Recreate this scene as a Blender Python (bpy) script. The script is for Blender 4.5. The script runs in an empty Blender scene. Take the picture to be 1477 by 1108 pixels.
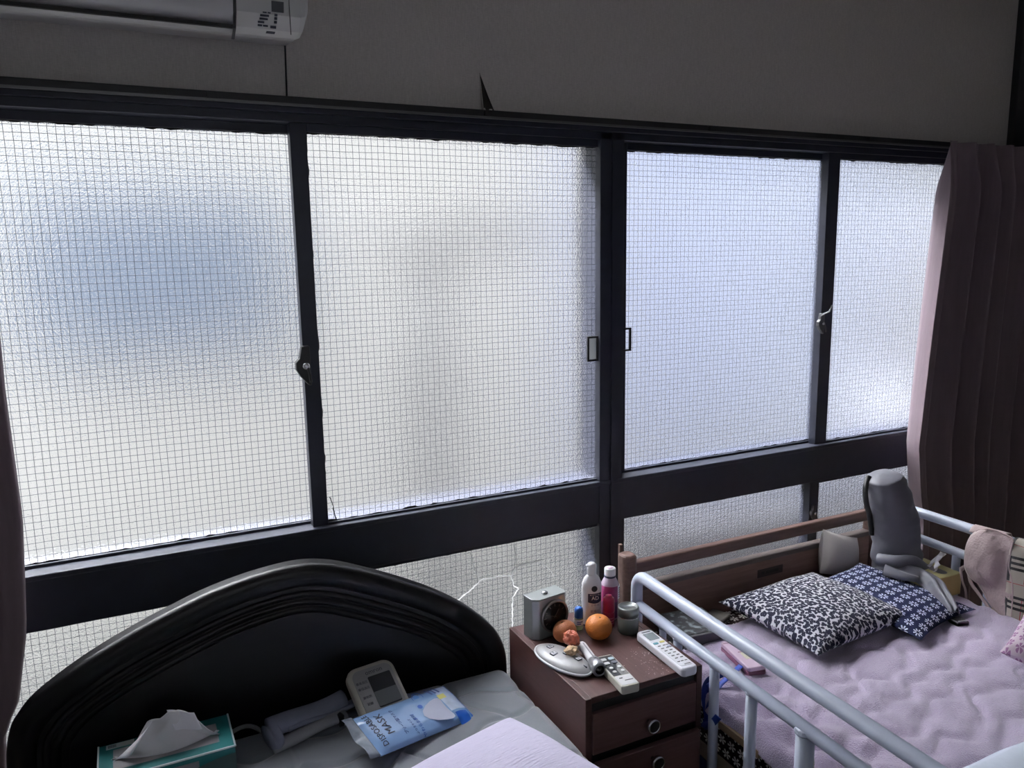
import bpy, bmesh, math, random
from mathutils import Vector, Matrix, Euler, noise
R = math.radians
random.seed(7)
SC = bpy.context.scene
COL = SC.collection
# ------------------------------------------------------------------ camera
IW, IH = 1477.0, 1108.0
F, YAW, PIT, ROL = 1134.2486, 0.4535961, -0.1671259, -0.0159994
CAM = Vector((-1.31394, -2.00450, 1.5))
_fw = Vector((math.sin(YAW)*math.cos(PIT), math.cos(YAW)*math.cos(PIT), math.sin(PIT)))
_r0 = Vector((math.cos(YAW), -math.sin(YAW), 0)); _u0 = _r0.cross(_fw)
_r = math.cos(ROL)*_r0 + math.sin(ROL)*_u0
_u = -math.sin(ROL)*_r0 + math.cos(ROL)*_u0
cd = bpy.data.cameras.new('camera'); cam = bpy.data.objects.new('camera', cd); COL.objects.link(cam)
cd.sensor_fit = 'HORIZONTAL'; cd.sensor_width = 36.0; cd.lens = F/IW*36.0
cd.clip_start = 0.02; cd.clip_end = 200
cam.matrix_world = Matrix(((_r.x, _u.x, -_fw.x, CAM.x), (_r.y, _u.y, -_fw.y, CAM.y), (_r.z, _u.z, -_fw.z, CAM.z), (0, 0, 0, 1)))
SC.camera = cam
def ray(x, y): return _fw + (x-IW/2)/F*_r - (y-IH/2)/F*_u
def atz(x, y, z): d = ray(x, y); return CAM + d*((z-CAM.z)/d.z)
def aty(x, y, Y): d = ray(x, y); return CAM + d*((Y-CAM.y)/d.y)
def atx(x, y, X): d = ray(x, y); return CAM + d*((X-CAM.x)/d.x)
# ------------------------------------------------------------------ world / light / exposure
wd = bpy.data.worlds.new('overcast_sky'); SC.world = wd; wd.use_nodes = True
bg = wd.node_tree.nodes['Background']
bg.inputs['Color'].default_value = (0.88, 0.93, 1.0, 1); bg.inputs['Strength'].default_value = 1.6
sd = bpy.data.lights.new('hazy_sun', 'SUN'); sd.energy = 46.0; sd.angle = R(14); sd.color = (.95, .96, 1.0)
sun = bpy.data.objects.new('hazy_sun', sd); COL.objects.link(sun); sun.rotation_euler = Vector((-.28, .75, 1.0)).to_track_quat('Z', 'Y').to_euler()
vs = SC.view_settings
vs.view_transform = 'Standard'; vs.look = 'None'; vs.exposure = 0.2; vs.gamma = 1.0; vs.use_curve_mapping = False

# ------------------------------------------------------------------ materials
MATS = {}
def P(name, col, rough=.5, metal=0, var=0, vs_=12, bump=0, bs=120, sheen=0, spec=.5, coat=0, stretch=(1, 1, 1), trans=0, alpha=1, coord='Object'):
    if name in MATS: return MATS[name]
    m = bpy.data.materials.new(name); m.use_nodes = True; MATS[name] = m
    nt = m.node_tree; b = nt.nodes['Principled BSDF']; L = nt.links.new
    b.inputs['Base Color'].default_value = (*col, 1); b.inputs['Roughness'].default_value = rough
    b.inputs['Metallic'].default_value = metal; b.inputs['Specular IOR Level'].default_value = spec
    b.inputs['Sheen Weight'].default_value = sheen; b.inputs['Coat Weight'].default_value = coat
    b.inputs['Transmission Weight'].default_value = trans; b.inputs['Alpha'].default_value = alpha
    if var or bump:
        tc = nt.nodes.new('ShaderNodeTexCoord'); mp = nt.nodes.new('ShaderNodeMapping'); mp.inputs['Scale'].default_value = stretch
        L(tc.outputs[coord], mp.inputs[0])
        if var:
            n = nt.nodes.new('ShaderNodeTexNoise'); n.inputs['Scale'].default_value = vs_; n.inputs['Detail'].default_value = 5
            L(mp.outputs[0], n.inputs['Vector'])
            mx = nt.nodes.new('ShaderNodeMix'); mx.data_type = 'RGBA'
            mx.inputs[6].default_value = (*[c*(1-var) for c in col], 1); mx.inputs[7].default_value = (*[min(1, c*(1+var)) for c in col], 1)
            L(n.outputs['Fac'], mx.inputs[0]); L(mx.outputs[2], b.inputs['Base Color'])
        if bump:
            n2 = nt.nodes.new('ShaderNodeTexNoise'); n2.inputs['Scale'].default_value = bs; n2.inputs['Detail'].default_value = 4
            L(mp.outputs[0], n2.inputs['Vector'])
            bp = nt.nodes.new('ShaderNodeBump'); bp.inputs['Strength'].default_value = bump; bp.inputs['Distance'].default_value = .004
            L(n2.outputs['Fac'], bp.inputs['Height']); L(bp.outputs[0], b.inputs['Normal'])
    return m
def wood(name, a, b_, rough=.45, stretch=(1, 14, 14), sc=6):
    m = P(name, a, rough, spec=.3); nt = m.node_tree; L = nt.links.new; b = nt.nodes['Principled BSDF']
    tc = nt.nodes.new('ShaderNodeTexCoord'); mp = nt.nodes.new('ShaderNodeMapping'); mp.inputs['Scale'].default_value = stretch
    n = nt.nodes.new('ShaderNodeTexNoise'); n.inputs['Scale'].default_value = sc; n.inputs['Detail'].default_value = 8; n.inputs['Roughness'].default_value = .65
    cr = nt.nodes.new('ShaderNodeValToRGB'); cr.color_ramp.elements[0].position = .3; cr.color_ramp.elements[1].position = .75
    cr.color_ramp.elements[0].color = (*a, 1); cr.color_ramp.elements[1].color = (*b_, 1)
    L(tc.outputs['Object'], mp.inputs[0]); L(mp.outputs[0], n.inputs['Vector']); L(n.outputs['Fac'], cr.inputs[0]); L(cr.outputs[0], b.inputs['Base Color'])
    bp = nt.nodes.new('ShaderNodeBump'); bp.inputs['Strength'].default_value = .12; bp.inputs['Distance'].default_value = .002
    L(n.outputs['Fac'], bp.inputs['Height']); L(bp.outputs[0], b.inputs['Normal'])
    return m
def mathn(nt, op, a, b=None, c=None):
    n = nt.nodes.new('ShaderNodeMath'); n.operation = op
    for i, v in enumerate((a, b, c)):
        if v is None: continue
        if hasattr(v, 'is_linked') or hasattr(v, 'links'): nt.links.new(v, n.inputs[i])
        else: n.inputs[i].default_value = v
    return n.outputs[0]
def flower_cloth(name, ground, petal, cell, petals=8, rmax=.42, rmin=.14, cut=.25, rough=.85):
    m = P(name, ground, rough, spec=.15); nt = m.node_tree; L = nt.links.new; b = nt.nodes['Principled BSDF']
    uv = nt.nodes.new('ShaderNodeTexCoord'); sp = nt.nodes.new('ShaderNodeSeparateXYZ'); L(uv.outputs['UV'], sp.inputs[0])
    X = mathn(nt, 'DIVIDE', sp.outputs[0], cell); Y = mathn(nt, 'DIVIDE', sp.outputs[1], cell)
    row = mathn(nt, 'FLOOR', Y); par = mathn(nt, 'FLOORED_MODULO', row, 2.0)
    X2 = mathn(nt, 'ADD', X, mathn(nt, 'MULTIPLY', par, .5))
    px = mathn(nt, 'SUBTRACT', mathn(nt, 'FRACT', X2), .5); py = mathn(nt, 'SUBTRACT', mathn(nt, 'FRACT', Y), .5)
    r = mathn(nt, 'SQRT', mathn(nt, 'ADD', mathn(nt, 'MULTIPLY', px, px), mathn(nt, 'MULTIPLY', py, py)))
    th = mathn(nt, 'ARCTAN2', py, px)
    cs = mathn(nt, 'ABSOLUTE', mathn(nt, 'COSINE', mathn(nt, 'MULTIPLY', th, petals/2.0)))
    a = mathn(nt, 'GREATER_THAN', cs, mathn(nt, 'ADD', mathn(nt, 'MULTIPLY', r, 1.2), cut))
    k = mathn(nt, 'MULTIPLY', a, mathn(nt, 'GREATER_THAN', r, rmin)); k = mathn(nt, 'MULTIPLY', k, mathn(nt, 'LESS_THAN', r, rmax))
    mx = nt.nodes.new('ShaderNodeMix'); mx.data_type = 'RGBA'; mx.inputs[6].default_value = (*ground, 1); mx.inputs[7].default_value = (*petal, 1)
    L(k, mx.inputs[0]); L(mx.outputs[2], b.inputs['Base Color'])
    return m
def leopard(name):
    m = P(name, (.5, .5, .5), .95, spec=.15); nt = m.node_tree; L = nt.links.new; b = nt.nodes['Principled BSDF']
    tc = nt.nodes.new('ShaderNodeTexCoord')
    n = nt.nodes.new('ShaderNodeTexNoise'); n.inputs['Scale'].default_value = 70; L(tc.outputs['UV'], n.inputs['Vector'])
    ad = nt.nodes.new('ShaderNodeVectorMath'); ad.operation = 'MULTIPLY_ADD'; ad.inputs[1].default_value = (.012, .012, 0); L(n.outputs['Color'], ad.inputs[0]); L(tc.outputs['UV'], ad.inputs[2])
    v = nt.nodes.new('ShaderNodeTexVoronoi'); v.inputs['Scale'].default_value = 100; v.voronoi_dimensions = '2D'; L(ad.outputs[0], v.inputs['Vector'])
    n2 = nt.nodes.new('ShaderNodeTexNoise'); n2.inputs['Scale'].default_value = 150; L(tc.outputs['UV'], n2.inputs['Vector'])
    s = mathn(nt, 'ADD', v.outputs['Distance'], mathn(nt, 'MULTIPLY', mathn(nt, 'SUBTRACT', n2.outputs['Fac'], .5), .55))
    cr = nt.nodes.new('ShaderNodeValToRGB'); e = cr.color_ramp.elements
    e[0].position = .04; e[0].color = (.11, .11, .14, 1); e[1].position = .56; e[1].color = (.60, .60, .63, 1)
    for p_, c_ in ((.1, (.012, .013, .03)), (.47, (.010, .011, .028))):
        q = e.new(p_); q.color = (*c_, 1)
    L(s, cr.inputs[0]); L(cr.outputs[0], b.inputs['Base Color'])
    return m
def plaid(name):
    m = P(name, (.5, .4, .3), .9, sheen=.2); nt = m.node_tree; L = nt.links.new; b = nt.nodes['Principled BSDF']
    tc = nt.nodes.new('ShaderNodeTexCoord'); sp = nt.nodes.new('ShaderNodeSeparateXYZ'); L(tc.outputs['UV'], sp.inputs[0])
    def band(ax, per, off, w):
        f = mathn(nt, 'FRACT', mathn(nt, 'ADD', mathn(nt, 'DIVIDE', sp.outputs[ax], per), off)); return mathn(nt, 'LESS_THAN', f, w)
    cur = None
    def mix(prev, col, fac):
        mx = nt.nodes.new('ShaderNodeMix'); mx.data_type = 'RGBA'
        if prev is None: mx.inputs[6].default_value = (.36, .285, .215, 1)
        else: L(prev, mx.inputs[6])
        mx.inputs[7].default_value = (*col, 1); L(fac, mx.inputs[0]); return mx.outputs[2]
    for ax in (0, 1):
        cur = mix(cur, (.44, .40, .345), band(ax, .11, .0, .42))
        for o in (.0, .14, .28): cur = mix(cur, (.015, .015, .02), band(ax, .11, o, .07))
        cur = mix(cur, (.35, .05, .06), band(ax, .11, .62, .018))
    L(cur, b.inputs['Base Color'])
    return m
def wallpaper(name, col):
    m = P(name, col, .9); nt = m.node_tree; L = nt.links.new; b = nt.nodes['Principled BSDF']
    tc = nt.nodes.new('ShaderNodeTexCoord'); hs = []
    for st in ((900, 900, 60), (90, 90, 700)):
        mp = nt.nodes.new('ShaderNodeMapping'); mp.inputs['Scale'].default_value = st; L(tc.outputs['Object'], mp.inputs[0])
        n = nt.nodes.new('ShaderNodeTexNoise'); n.inputs['Scale'].default_value = 1; n.inputs['Detail'].default_value = 2; L(mp.outputs[0], n.inputs['Vector']); hs.append(n.outputs['Fac'])
    h = mathn(nt, 'ADD', hs[0], hs[1])
    bp = nt.nodes.new('ShaderNodeBump'); bp.inputs['Strength'].default_value = .5; bp.inputs['Distance'].default_value = .002
    L(h, bp.inputs['Height']); L(bp.outputs[0], b.inputs['Normal'])
    mr = nt.nodes.new('ShaderNodeMapRange'); mr.inputs[1].default_value = .6; mr.inputs[2].default_value = 1.4; L(h, mr.inputs[0])
    mx = nt.nodes.new('ShaderNodeMix'); mx.data_type = 'RGBA'; mx.inputs[6].default_value = (*[c*.8 for c in col], 1); mx.inputs[7].default_value = (*[c*1.1 for c in col], 1)
    L(mr.outputs[0], mx.inputs[0]); L(mx.outputs[2], b.inputs['Base Color'])
    return m
def frosted(name):
    m = bpy.data.materials.new(name); m.use_nodes = True; nt = m.node_tree; L = nt.links.new; b = nt.nodes['Principled BSDF']
    b.inputs['Base Color'].default_value = (.97, .975, .97, 1); b.inputs['Transmission Weight'].default_value = 1; b.inputs['Roughness'].default_value = .24; b.inputs['IOR'].default_value = 1.45
    tc = nt.nodes.new('ShaderNodeTexCoord')
    n = nt.nodes.new('ShaderNodeTexNoise'); n.inputs['Scale'].default_value = 230; n.inputs['Detail'].default_value = 1.5; n.inputs['Distortion'].default_value = .6
    L(tc.outputs['Object'], n.inputs['Vector'])
    bp = nt.nodes.new('ShaderNodeBump'); bp.inputs['Strength'].default_value = .75; bp.inputs['Distance'].default_value = .0022
    L(n.outputs['Fac'], bp.inputs['Height']); L(bp.outputs[0], b.inputs['Normal'])
    return m

# ------------------------------------------------------------------ object helpers
def _lm(o): return Matrix.LocRotScale(o.location, o.rotation_euler, o.scale)
def tag(o, label=None, cat=None, group=None, kind=None):
    if label: o['label'] = label
    if cat: o['category'] = cat
    if group: o['group'] = group
    if kind: o['kind'] = kind
    return o
def thing(name, loc, label, cat, rz=0, rx=0, ry=0, group=None):
    o = bpy.data.objects.new(name, None); COL.objects.link(o); o.location = loc; o.rotation_euler = (rx, ry, rz); o.empty_display_size = .05
    return tag(o, label, cat, group)
def wmat(o):
    m = _lm(o)
    while o.parent:
        m = o.parent_m @ m if hasattr(o, 'parent_m') else _lm(o.parent) @ o.matrix_parent_inverse @ m; o = o.parent
    return m
def link(name, me, mat, parent=None, world=False, smooth=False, bevel=0, segs=2, subsurf=0, solid=0, angle=None):
    o = bpy.data.objects.new(name, me); COL.objects.link(o)
    if mat is not None: me.materials.append(mat)
    if smooth:
        for p in me.polygons: p.use_smooth = True
    if solid:
        md = o.modifiers.new('solid', 'SOLIDIFY'); md.thickness = solid; md.offset = 0
    if bevel:
        md = o.modifiers.new('bevel', 'BEVEL'); md.width = bevel; md.segments = segs; md.limit_method = 'ANGLE'; md.angle_limit = R(40)
    if subsurf:
        md = o.modifiers.new('sub', 'SUBSURF'); md.levels = subsurf; md.render_levels = subsurf
    if parent is not None:
        o.parent = parent
        if world: o.matrix_parent_inverse = wmat(parent).inverted()
    return o
class MB:
    def __init__(s): s.v = []; s.f = []; s.uv = None
    def box(s, a, b, M=None):
        n = len(s.v)
        for z in (a[2], b[2]):
            for x, y in ((a[0], a[1]), (b[0], a[1]), (b[0], b[1]), (a[0], b[1])):
                p = Vector((x, y, z)); s.v.append(tuple(M @ p if M else p))
        for q in ((0, 3, 2, 1), (4, 5, 6, 7), (0, 1, 5, 4), (1, 2, 6, 5), (2, 3, 7, 6), (3, 0, 4, 7)): s.f.append(tuple(n+i for i in q))
        return s
    def tube(s, pts, r, n=10, cap=True, closed=False):
        pts = [Vector(p) for p in pts]; k0 = len(s.v); rs = r if isinstance(r, (list, tuple)) else [r]*len(pts)
        up = None
        for i, p in enumerate(pts):
            t = (pts[min(i+1, len(pts)-1)] - pts[max(i-1, 0)]).normalized()
            if up is None: up = Vector((0, 0, 1)) if abs(t.z) < .9 else Vector((1, 0, 0))
            a = t.cross(up).normalized(); bq = a.cross(t).normalized(); up = bq
            for j in range(n):
                an = 2*math.pi*j/n; s.v.append(tuple(p + rs[i]*(math.cos(an)*a + math.sin(an)*bq)))
        for i in range(len(pts)-1):
            for j in range(n):
                a = k0+i*n+j; b = k0+i*n+(j+1) % n; s.f.append((a, b, b+n, a+n))
        if cap:
            s.f.append(tuple(k0+j for j in range(n))[::-1]); s.f.append(tuple(k0+(len(pts)-1)*n+j for j in range(n)))
        return s
    def lathe(s, prof, n=24, c=(0, 0, 0)):
        k0 = len(s.v)
        for r, z in prof:
            for j in range(n):
                a = 2*math.pi*j/n; s.v.append((c[0]+r*math.cos(a), c[1]+r*math.sin(a), c[2]+z))
        for i in range(len(prof)-1):
            for j in range(n):
                a = k0+i*n+j; b = k0+i*n+(j+1) % n; s.f.append((a, b, b+n, a+n))
        s.f.append(tuple(k0+j for j in range(n))[::-1]); s.f.append(tuple(k0+(len(prof)-1)*n+j for j in range(n)))
        return s
    def prism(s, poly, h0, h1, M=None):   # poly in xy extruded in z
        k0 = len(s.v); n = len(poly)
        for z in (h0, h1):
            for x, y in poly:
                p = Vector((x, y, z)); s.v.append(tuple(M @ p if M else p))
        s.f.append(tuple(k0+i for i in range(n))[::-1]); s.f.append(tuple(k0+n+i for i in range(n)))
        for i in range(n): j = (i+1) % n; s.f.append((k0+i, k0+j, k0+n+j, k0+n+i))
        return s
    def grid(s, nu, nv, fn, uvfn=None, flip=False):
        k0 = len(s.v)
        for i in range(nu+1):
            for j in range(nv+1): s.v.append(tuple(fn(i/nu, j/nv)))
        for i in range(nu):
            for j in range(nv):
                a = k0+i*(nv+1)+j; q = (a, a+nv+1, a+nv+2, a+1); s.f.append(q[::-1] if flip else q)
        if uvfn: s.uv = [uvfn(i/nu, j/nv) for i in range(nu+1) for j in range(nv+1)]
        return s
    def build(s, name, mat, parent=None, **k):
        me = bpy.data.meshes.new(name); me.from_pydata(s.v, [], s.f); me.update()
        if s.uv:
            ul = me.uv_layers.new(name='uv')
            for l in me.loops:
                if l.vertex_index < len(s.uv): ul.data[l.index].uv = s.uv[l.vertex_index]
        return link(name, me, mat, parent, **k)
def rpoly(w, h, r, n=5, cx=0, cy=0):
    out = []
    for sx, sy, a0 in ((1, 1, 0), (-1, 1, 90), (-1, -1, 180), (1, -1, 270)):
        for i in range(n+1):
            a = R(a0+90*i/n); out.append((cx+sx*(w/2-r)+r*math.cos(a), cy+sy*(h/2-r)+r*math.sin(a)))
    return out
def txt(s, size, mat, parent, M, name='lettering', ext=.00015, ax='CENTER', spacing=1.0, squash=1.0):
    cu = bpy.data.curves.new(name, 'FONT'); cu.body = s; cu.size = size; cu.align_x = ax; cu.align_y = 'CENTER'; cu.extrude = ext; cu.space_character = spacing; cu.resolution_u = 2
    t = bpy.data.objects.new('tmp', cu); COL.objects.link(t)
    dg = bpy.context.evaluated_depsgraph_get(); me = bpy.data.meshes.new_from_object(t.evaluated_get(dg)); bpy.data.objects.remove(t)
    me.name = name; me.materials.clear(); me.transform(Matrix.Diagonal((squash, 1, 1, 1))); me.transform(M)
    o = link(name, me, mat, parent)
    return o
def T(x, y, z): return Matrix.Translation((x, y, z))
def RZ(a): return Matrix.Rotation(a, 4, 'Z')
def RX(a): return Matrix.Rotation(a, 4, 'X')
def RY(a): return Matrix.Rotation(a, 4, 'Y')

# palette
FRAME = P('dark_bronze_frame', (.026, .029, .046), .42, var=.2, vs_=30, spec=.4)
FRAME2 = P('dark_stained_trim_wood', (.018, .018, .022), .5, var=.25, vs_=20, stretch=(1, 10, 10), bump=.1, bs=60)
PAPER = wallpaper('woven_beige_wallpaper', (.58, .545, .53))
PLASTER = wallpaper('grey_plaster_wall', (.62, .60, .57))
CEIL = P('ceiling_board', (.62, .60, .57), .85, var=.1)
TATAMI = P('straw_tatami', (.30, .25, .15), .85, var=.15, vs_=60, stretch=(1, 12, 1), bump=.3, bs=300)
BLACKWOOD = wood('black_lacquered_wood', (.003, .003, .0045), (.006, .0055, .0075), .36, (1, 14, 14), 5)
GLASS = frosted('frosted_wired_glass')
WIRE = P('embedded_steel_wire', (.16, .17, .19), .45, .6)
GASK = P('mouldy_black_putty', (.012, .012, .012), .9)
CRACK = bpy.data.materials.new('light_passing_crack'); CRACK.use_nodes = True; _n = CRACK.node_tree.nodes; _t = _n.new('ShaderNodeBsdfTranslucent'); _t.inputs[0].default_value = (.95, .95, .95, 1)
CRACK.node_tree.links.new(_t.outputs[0], _n['Material Output'].inputs['Surface'])
DARKP = P('black_plastic', (.012, .012, .014), .4)
CHROME = P('polished_metal', (.62, .63, .66), .22, 1)
SILVER = P('silver_painted_plastic', (.33, .355, .355), .34, .55, var=.06)
WHITEP = P('white_plastic', (.76, .76, .80), .35)
INK = P('dark_ink', (.03, .035, .06), .6)

# ------------------------------------------------------------------ setting
def struct(o): o['kind'] = 'structure'; return o
XL, XR, YB, ZC = -2.06, 1.92, -3.4, 2.46
struct(MB().box((XL-.1, YB-.1, -.1), (XR+.1, .1, 0)).build('floor', TATAMI))
struct(MB().box((XL-.1, YB-.1, ZC), (XR+.1, .12, ZC+.08)).build('ceiling', CEIL))
struct(MB().box((XL-.1, YB, 0), (XL, .12, ZC)).build('wall_left', PLASTER))
wr = struct(MB().box((XR, YB, 0), (XR+.1, .12, ZC)).build('wall_right', PLASTER))
RX0, RX1, RZ0, RZ1 = -1.85, -.35, 1.0, 1.95
struct(MB().box((XL-.1, YB-.1, 0), (XR+.1, YB, RZ0)).box((XL-.1, YB-.1, RZ1), (XR+.1, YB, ZC)).box((XL-.1, YB-.1, RZ0), (RX0, YB, RZ1)).box((RX1, YB-.1, RZ0), (XR+.1, YB, RZ1)).build('wall_rear', PLASTER))
# window wall: wallpapered strip over the head trim (with a torn hole), footing below
ww = MB().box((XL, -.02, 0), (XR, .10, .08)).build('wall_window', PAPER); struct(ww)
WY = -.02
up = MB()
# the papered strip is meshed around the torn triangle
outer_l = [(XL, 1.83), (-.422, 1.83), (-.422, 1.862), (-.424, 1.93), (-.427, 1.964), (-.427, ZC), (XL, ZC)]
outer_r = [(-.422, 1.83), (XR, 1.83), (XR, ZC), (-.427, ZC), (-.427, 1.964), (-.402, 1.905), (-.382, 1.862), (-.422, 1.862)]
for poly in (outer_l, outer_r):
    k = len(up.v); n = len(poly)
    up.v += [(x, WY, z) for x, z in poly]; up.f.append(tuple(range(k, k+n)))
up.build('wallpaper', PAPER, ww, solid=.001)
MB().box((XL, -.012, 1.83), (XR, .12, ZC)).build('backing_board', P('exposed_brown_board', (.05, .043, .04), .9, var=.4), ww)
fl = MB()
fl.grid(6, 8, lambda u, v: (-.4265 + .0055*v - .008*u*v, WY-.001-.022*math.sin(u*1.6)*v, 1.96-.095*v + .006*u*v))
fl.build('torn_flap', PAPER, ww, smooth=True, solid=.0008)
MB().box((-.4272, WY-.0009, 1.964), (-.4268, WY, ZC)).build('wallpaper_seam', PAPER, ww)
MB().grid(4, 1, lambda u, v: (-.420+.030*u, WY+.004, 1.861+v*(.012+.006*math.sin(u*9)))).build('plaster_crumb', PAPER, ww)
# head trim (several stepped rails), transom, mullion, sill, corner post
t1 = struct(MB().box((XL, -.052, 1.845), (XR, .10, 1.866)).build('trim_1', FRAME2, bevel=.002))
MB().box((XL, -.045, 1.832), (XR, .10, 1.845)).build('track_rail', FRAME, t1, bevel=.001)
MB().box((XL, -.030, 1.812), (XR, .09, 1.832)).build('track_rail', FRAME, t1, bevel=.001)
t2 = struct(MB().box((XL, -.026, .664), (XR, .09, .799)).build('trim_2', FRAME, bevel=.003))
MB().box((XL, -.034, .786), (XR, -.002, .8)).build('ledge', FRAME, t2, bevel=.003)
t3 = struct(MB().box((-.058, -.030, .08), (.024, .10, 1.832)).build('trim_3', FRAME, bevel=.002))
MB().box((-.020, -.036, .08), (-.012, -.03, 1.83)).build('groove_strip', FRAME, t3)
struct(MB().box((1.795, -.05, 0), (XR, .0, ZC)).build('trim_4', FRAME2, bevel=.004))
struct(MB().box((XR-.03, YB, 1.84), (XR, -.06, 1.95)).build('trim_5', FRAME2, bevel=.004))
struct(MB().box((XL, -.03, .06), (XR, .10, .10)).build('trim_6', FRAME, bevel=.002))
# ---- window sashes
def sash(n, x0, x1, z0, z1, y, sl, sr, rb, rt, lower):
    t = thing('window_%d' % n, ((x0+x1)/2, y, z0-rb), None, None); struct(t)
    Y0, Y1 = y-.015, y+.015
    W = dict(world=True, bevel=.0015)
    MB().box((x0-sl, Y0, z0-rb), (x0, Y1, z1+rt)).build('stile', FRAME, t, **W)
    MB().box((x1, Y0, z0-rb), (x1+sr, Y1, z1+rt)).build('stile', FRAME, t, **W)
    MB().box((x0, Y0, z0-rb), (x1, Y1, z0)).build('rail', FRAME, t, **W)
    MB().box((x0, Y0, z1), (x1, Y1, z1+rt)).build('rail', FRAME, t, **W)
    # glass slab
    MB().box((x0-.004, y-.003, z0-.004), (x1+.004, y+.003, z1+.004)).build('glass_pane', GLASS, t, world=True)
    # wire grid, slightly wavy, just on the room side of the pane
    m = MB(); pit = .0163; rr = .00055; ry = y-.0042
    def line(a, b, k, vert):
        N = 22; pts = []
        for i in range(N+1):
            s_ = a+(b-a)*i/N
            off = .0016*noise.noise(Vector((s_*9, k*1.7+n*13, 3.1))) + .0006*noise.noise(Vector((s_*40, k*5.3, 7.7)))
            pts.append((k*pit+xk+off, s_) if vert else (s_, k*pit+zk+off))
        b0 = len(m.v)
        for (px, pz) in pts:
            if vert: m.v += [(px-rr, ry, pz), (px, ry-rr, pz), (px+rr, ry, pz)]
            else: m.v += [(px, ry, pz-rr), (px, ry-rr, pz), (px, ry, pz+rr)]
        for i in range(N):
            q = b0+3*i; m.f += [(q, q+1, q+4, q+3), (q+1, q+2, q+5, q+4)]
    xk, zk = x0, z0
    for k in range(1, int((x1-x0)/pit)+1): line(z0, z1, k, True)
    for k in range(1, int((z1-z0)/pit)+1): line(x0, x1, k, False)
    w = m.build('wire_mesh', WIRE, t, world=True); w['kind'] = 'stuff'
    # ragged putty along the edges of the glass
    g = MB()
    def rag(p0, p1, nrm, amp):
        N = 90; b0 = len(g.v)
        for i in range(N+1):
            s_ = i/N; x = p0[0]+(p1[0]-p0[0])*s_; z = p0[1]+(p1[1]-p0[1])*s_
            a = .0012+amp*max(0, noise.noise(Vector((x*40+n, z*40, 1.3)))+.25*noise.noise(Vector((x*150, z*150, n))))
            g.v += [(x-nrm[0]*.002, y-.0065, z-nrm[1]*.002), (x+nrm[0]*a, y-.0055, z+nrm[1]*a)]
        for i in range(N): q = b0+2*i; g.f.append((q, q+1, q+3, q+2))
    rag((x0, z1), (x1, z1), (0, -1), .007); rag((x0, z0), (x1, z0), (0, 1), .006)
    rag((x0, z0), (x0, z1), (1, 0), .005); rag((x1, z0), (x1, z1), (-1, 0), .006)
    g.build('putty', GASK, t, world=True)
    return t
GT, GB, LT, LB = 1.792, .806, .652, .12
S1 = sash(1, -1.76, -.914, GB, GT, .035, .03, .030, .02, .03, 0)
S2 = sash(2, -.886, -.051, GB, GT, 0., .040, .03, .02, .03, 0)
S3 = sash(3, .068, .885, GB, GT, .035, .04, .040, .02, .03, 0)
S4 = sash(4, .915, 1.74, GB, GT, 0., .055, .03, .02, .03, 0)
S5 = sash(5, -1.76, -.914, LB, LT, .035, .03, .030, .02, .012, 1)
S6 = sash(6, -.886, -.051, LB, LT, 0., .040, .03, .02, .012, 1)
S7 = sash(7, .068, .868, LB, LT, .035, .04, .030, .02, .012, 1)
S8 = sash(8, .892, 1.74, LB, LT, 0., .045, .03, .02, .012, 1)
# unseen window added behind the camera to fill the room with light
t9 = struct(thing('window_9', ((RX0+RX1)/2, YB-.05, RZ0), None, None))
MB().box((RX0, YB-.08, RZ0), (RX1, YB-.02, RZ0+.03)).build('rail', FRAME, t9, world=True); MB().box((RX0, YB-.08, RZ1-.03), (RX1, YB-.02, RZ1)).build('rail', FRAME, t9, world=True)
for k in range(4):
    xa = RX0+(RX1-RX0)*k/3
    MB().box((xa-.02, YB-.08, RZ0+.03), (xa+.02, YB-.02, RZ1-.03)).build('stile', FRAME, t9, world=True)
    if k < 3: MB().box((xa+.02, YB-.053, RZ0+.03), (xa+(RX1-RX0)/3-.02, YB-.047, RZ1-.03)).build('glass_pane', GLASS, t9, world=True)
# pull frames beside the mullion
def pull(par, x0, x1, z0, z1, y):
    m = MB(); w = .0055
    m.box((x0, y-.004, z0), (x1, y+.004, z0+w)); m.box((x0, y-.004, z1-w), (x1, y+.004, z1)); m.box((x0, y-.004, z0+w), (x0+w, y+.004, z1-w)); m.box((x1-w, y-.004, z0+w), (x1, y+.004, z1-w))
    m.build('pull_frame', DARKP, par, world=True, bevel=.001)
pull(S2, -.094, -.055, 1.172, 1.247, -.016)
pull(S3, .033, .081, 1.19, 1.262, .012)
MB().box((-.0875, -.011, 1.178), (-.058, -.0095, 1.241)).build('pull_window', P('pale_film', (.75, .76, .74), .5, trans=.6), S2, world=True)
# crescent latches on the meeting stiles
def latch(par, x, z, y, mat, s=1):
    m = MB()
    m.prism([(-.012*s, -.026*s), (.008*s, -.05*s), (.014*s, -.05*s), (.014*s, .05*s), (-.006*s, .05*s), (-.012*s, .02*s), (-.022*s, .01*s), (-.022*s, -.008*s)], 0, .02*s, T(x, y, z) @ RX(R(90)))
    a = m.build('latch', mat, par, world=True, bevel=.003)
    c = MB().lathe([(.003*s, 0), (.009*s, .0), (.009*s, .006*s), (.004*s, .009*s)], 14); 
    for i, v in enumerate(c.v): c.v[i] = tuple(T(x+.002, y-.02*s, z) @ RX(R(90)) @ Vector(v))
    o = c.build('latch_pivot', CHROME, a, smooth=True); o.matrix_parent_inverse = Matrix()
    d = MB().tube([(x+.004, y-.024*s, z+.002), (x+.008, y-.03*s, z-.02*s), (x+.010, y-.03*s, z-.04*s)], .0035*s, 8)
    d.build('latch_lever', mat, a, smooth=True)
latch(S2, -.926, 1.226, -.015, DARKP)
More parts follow.
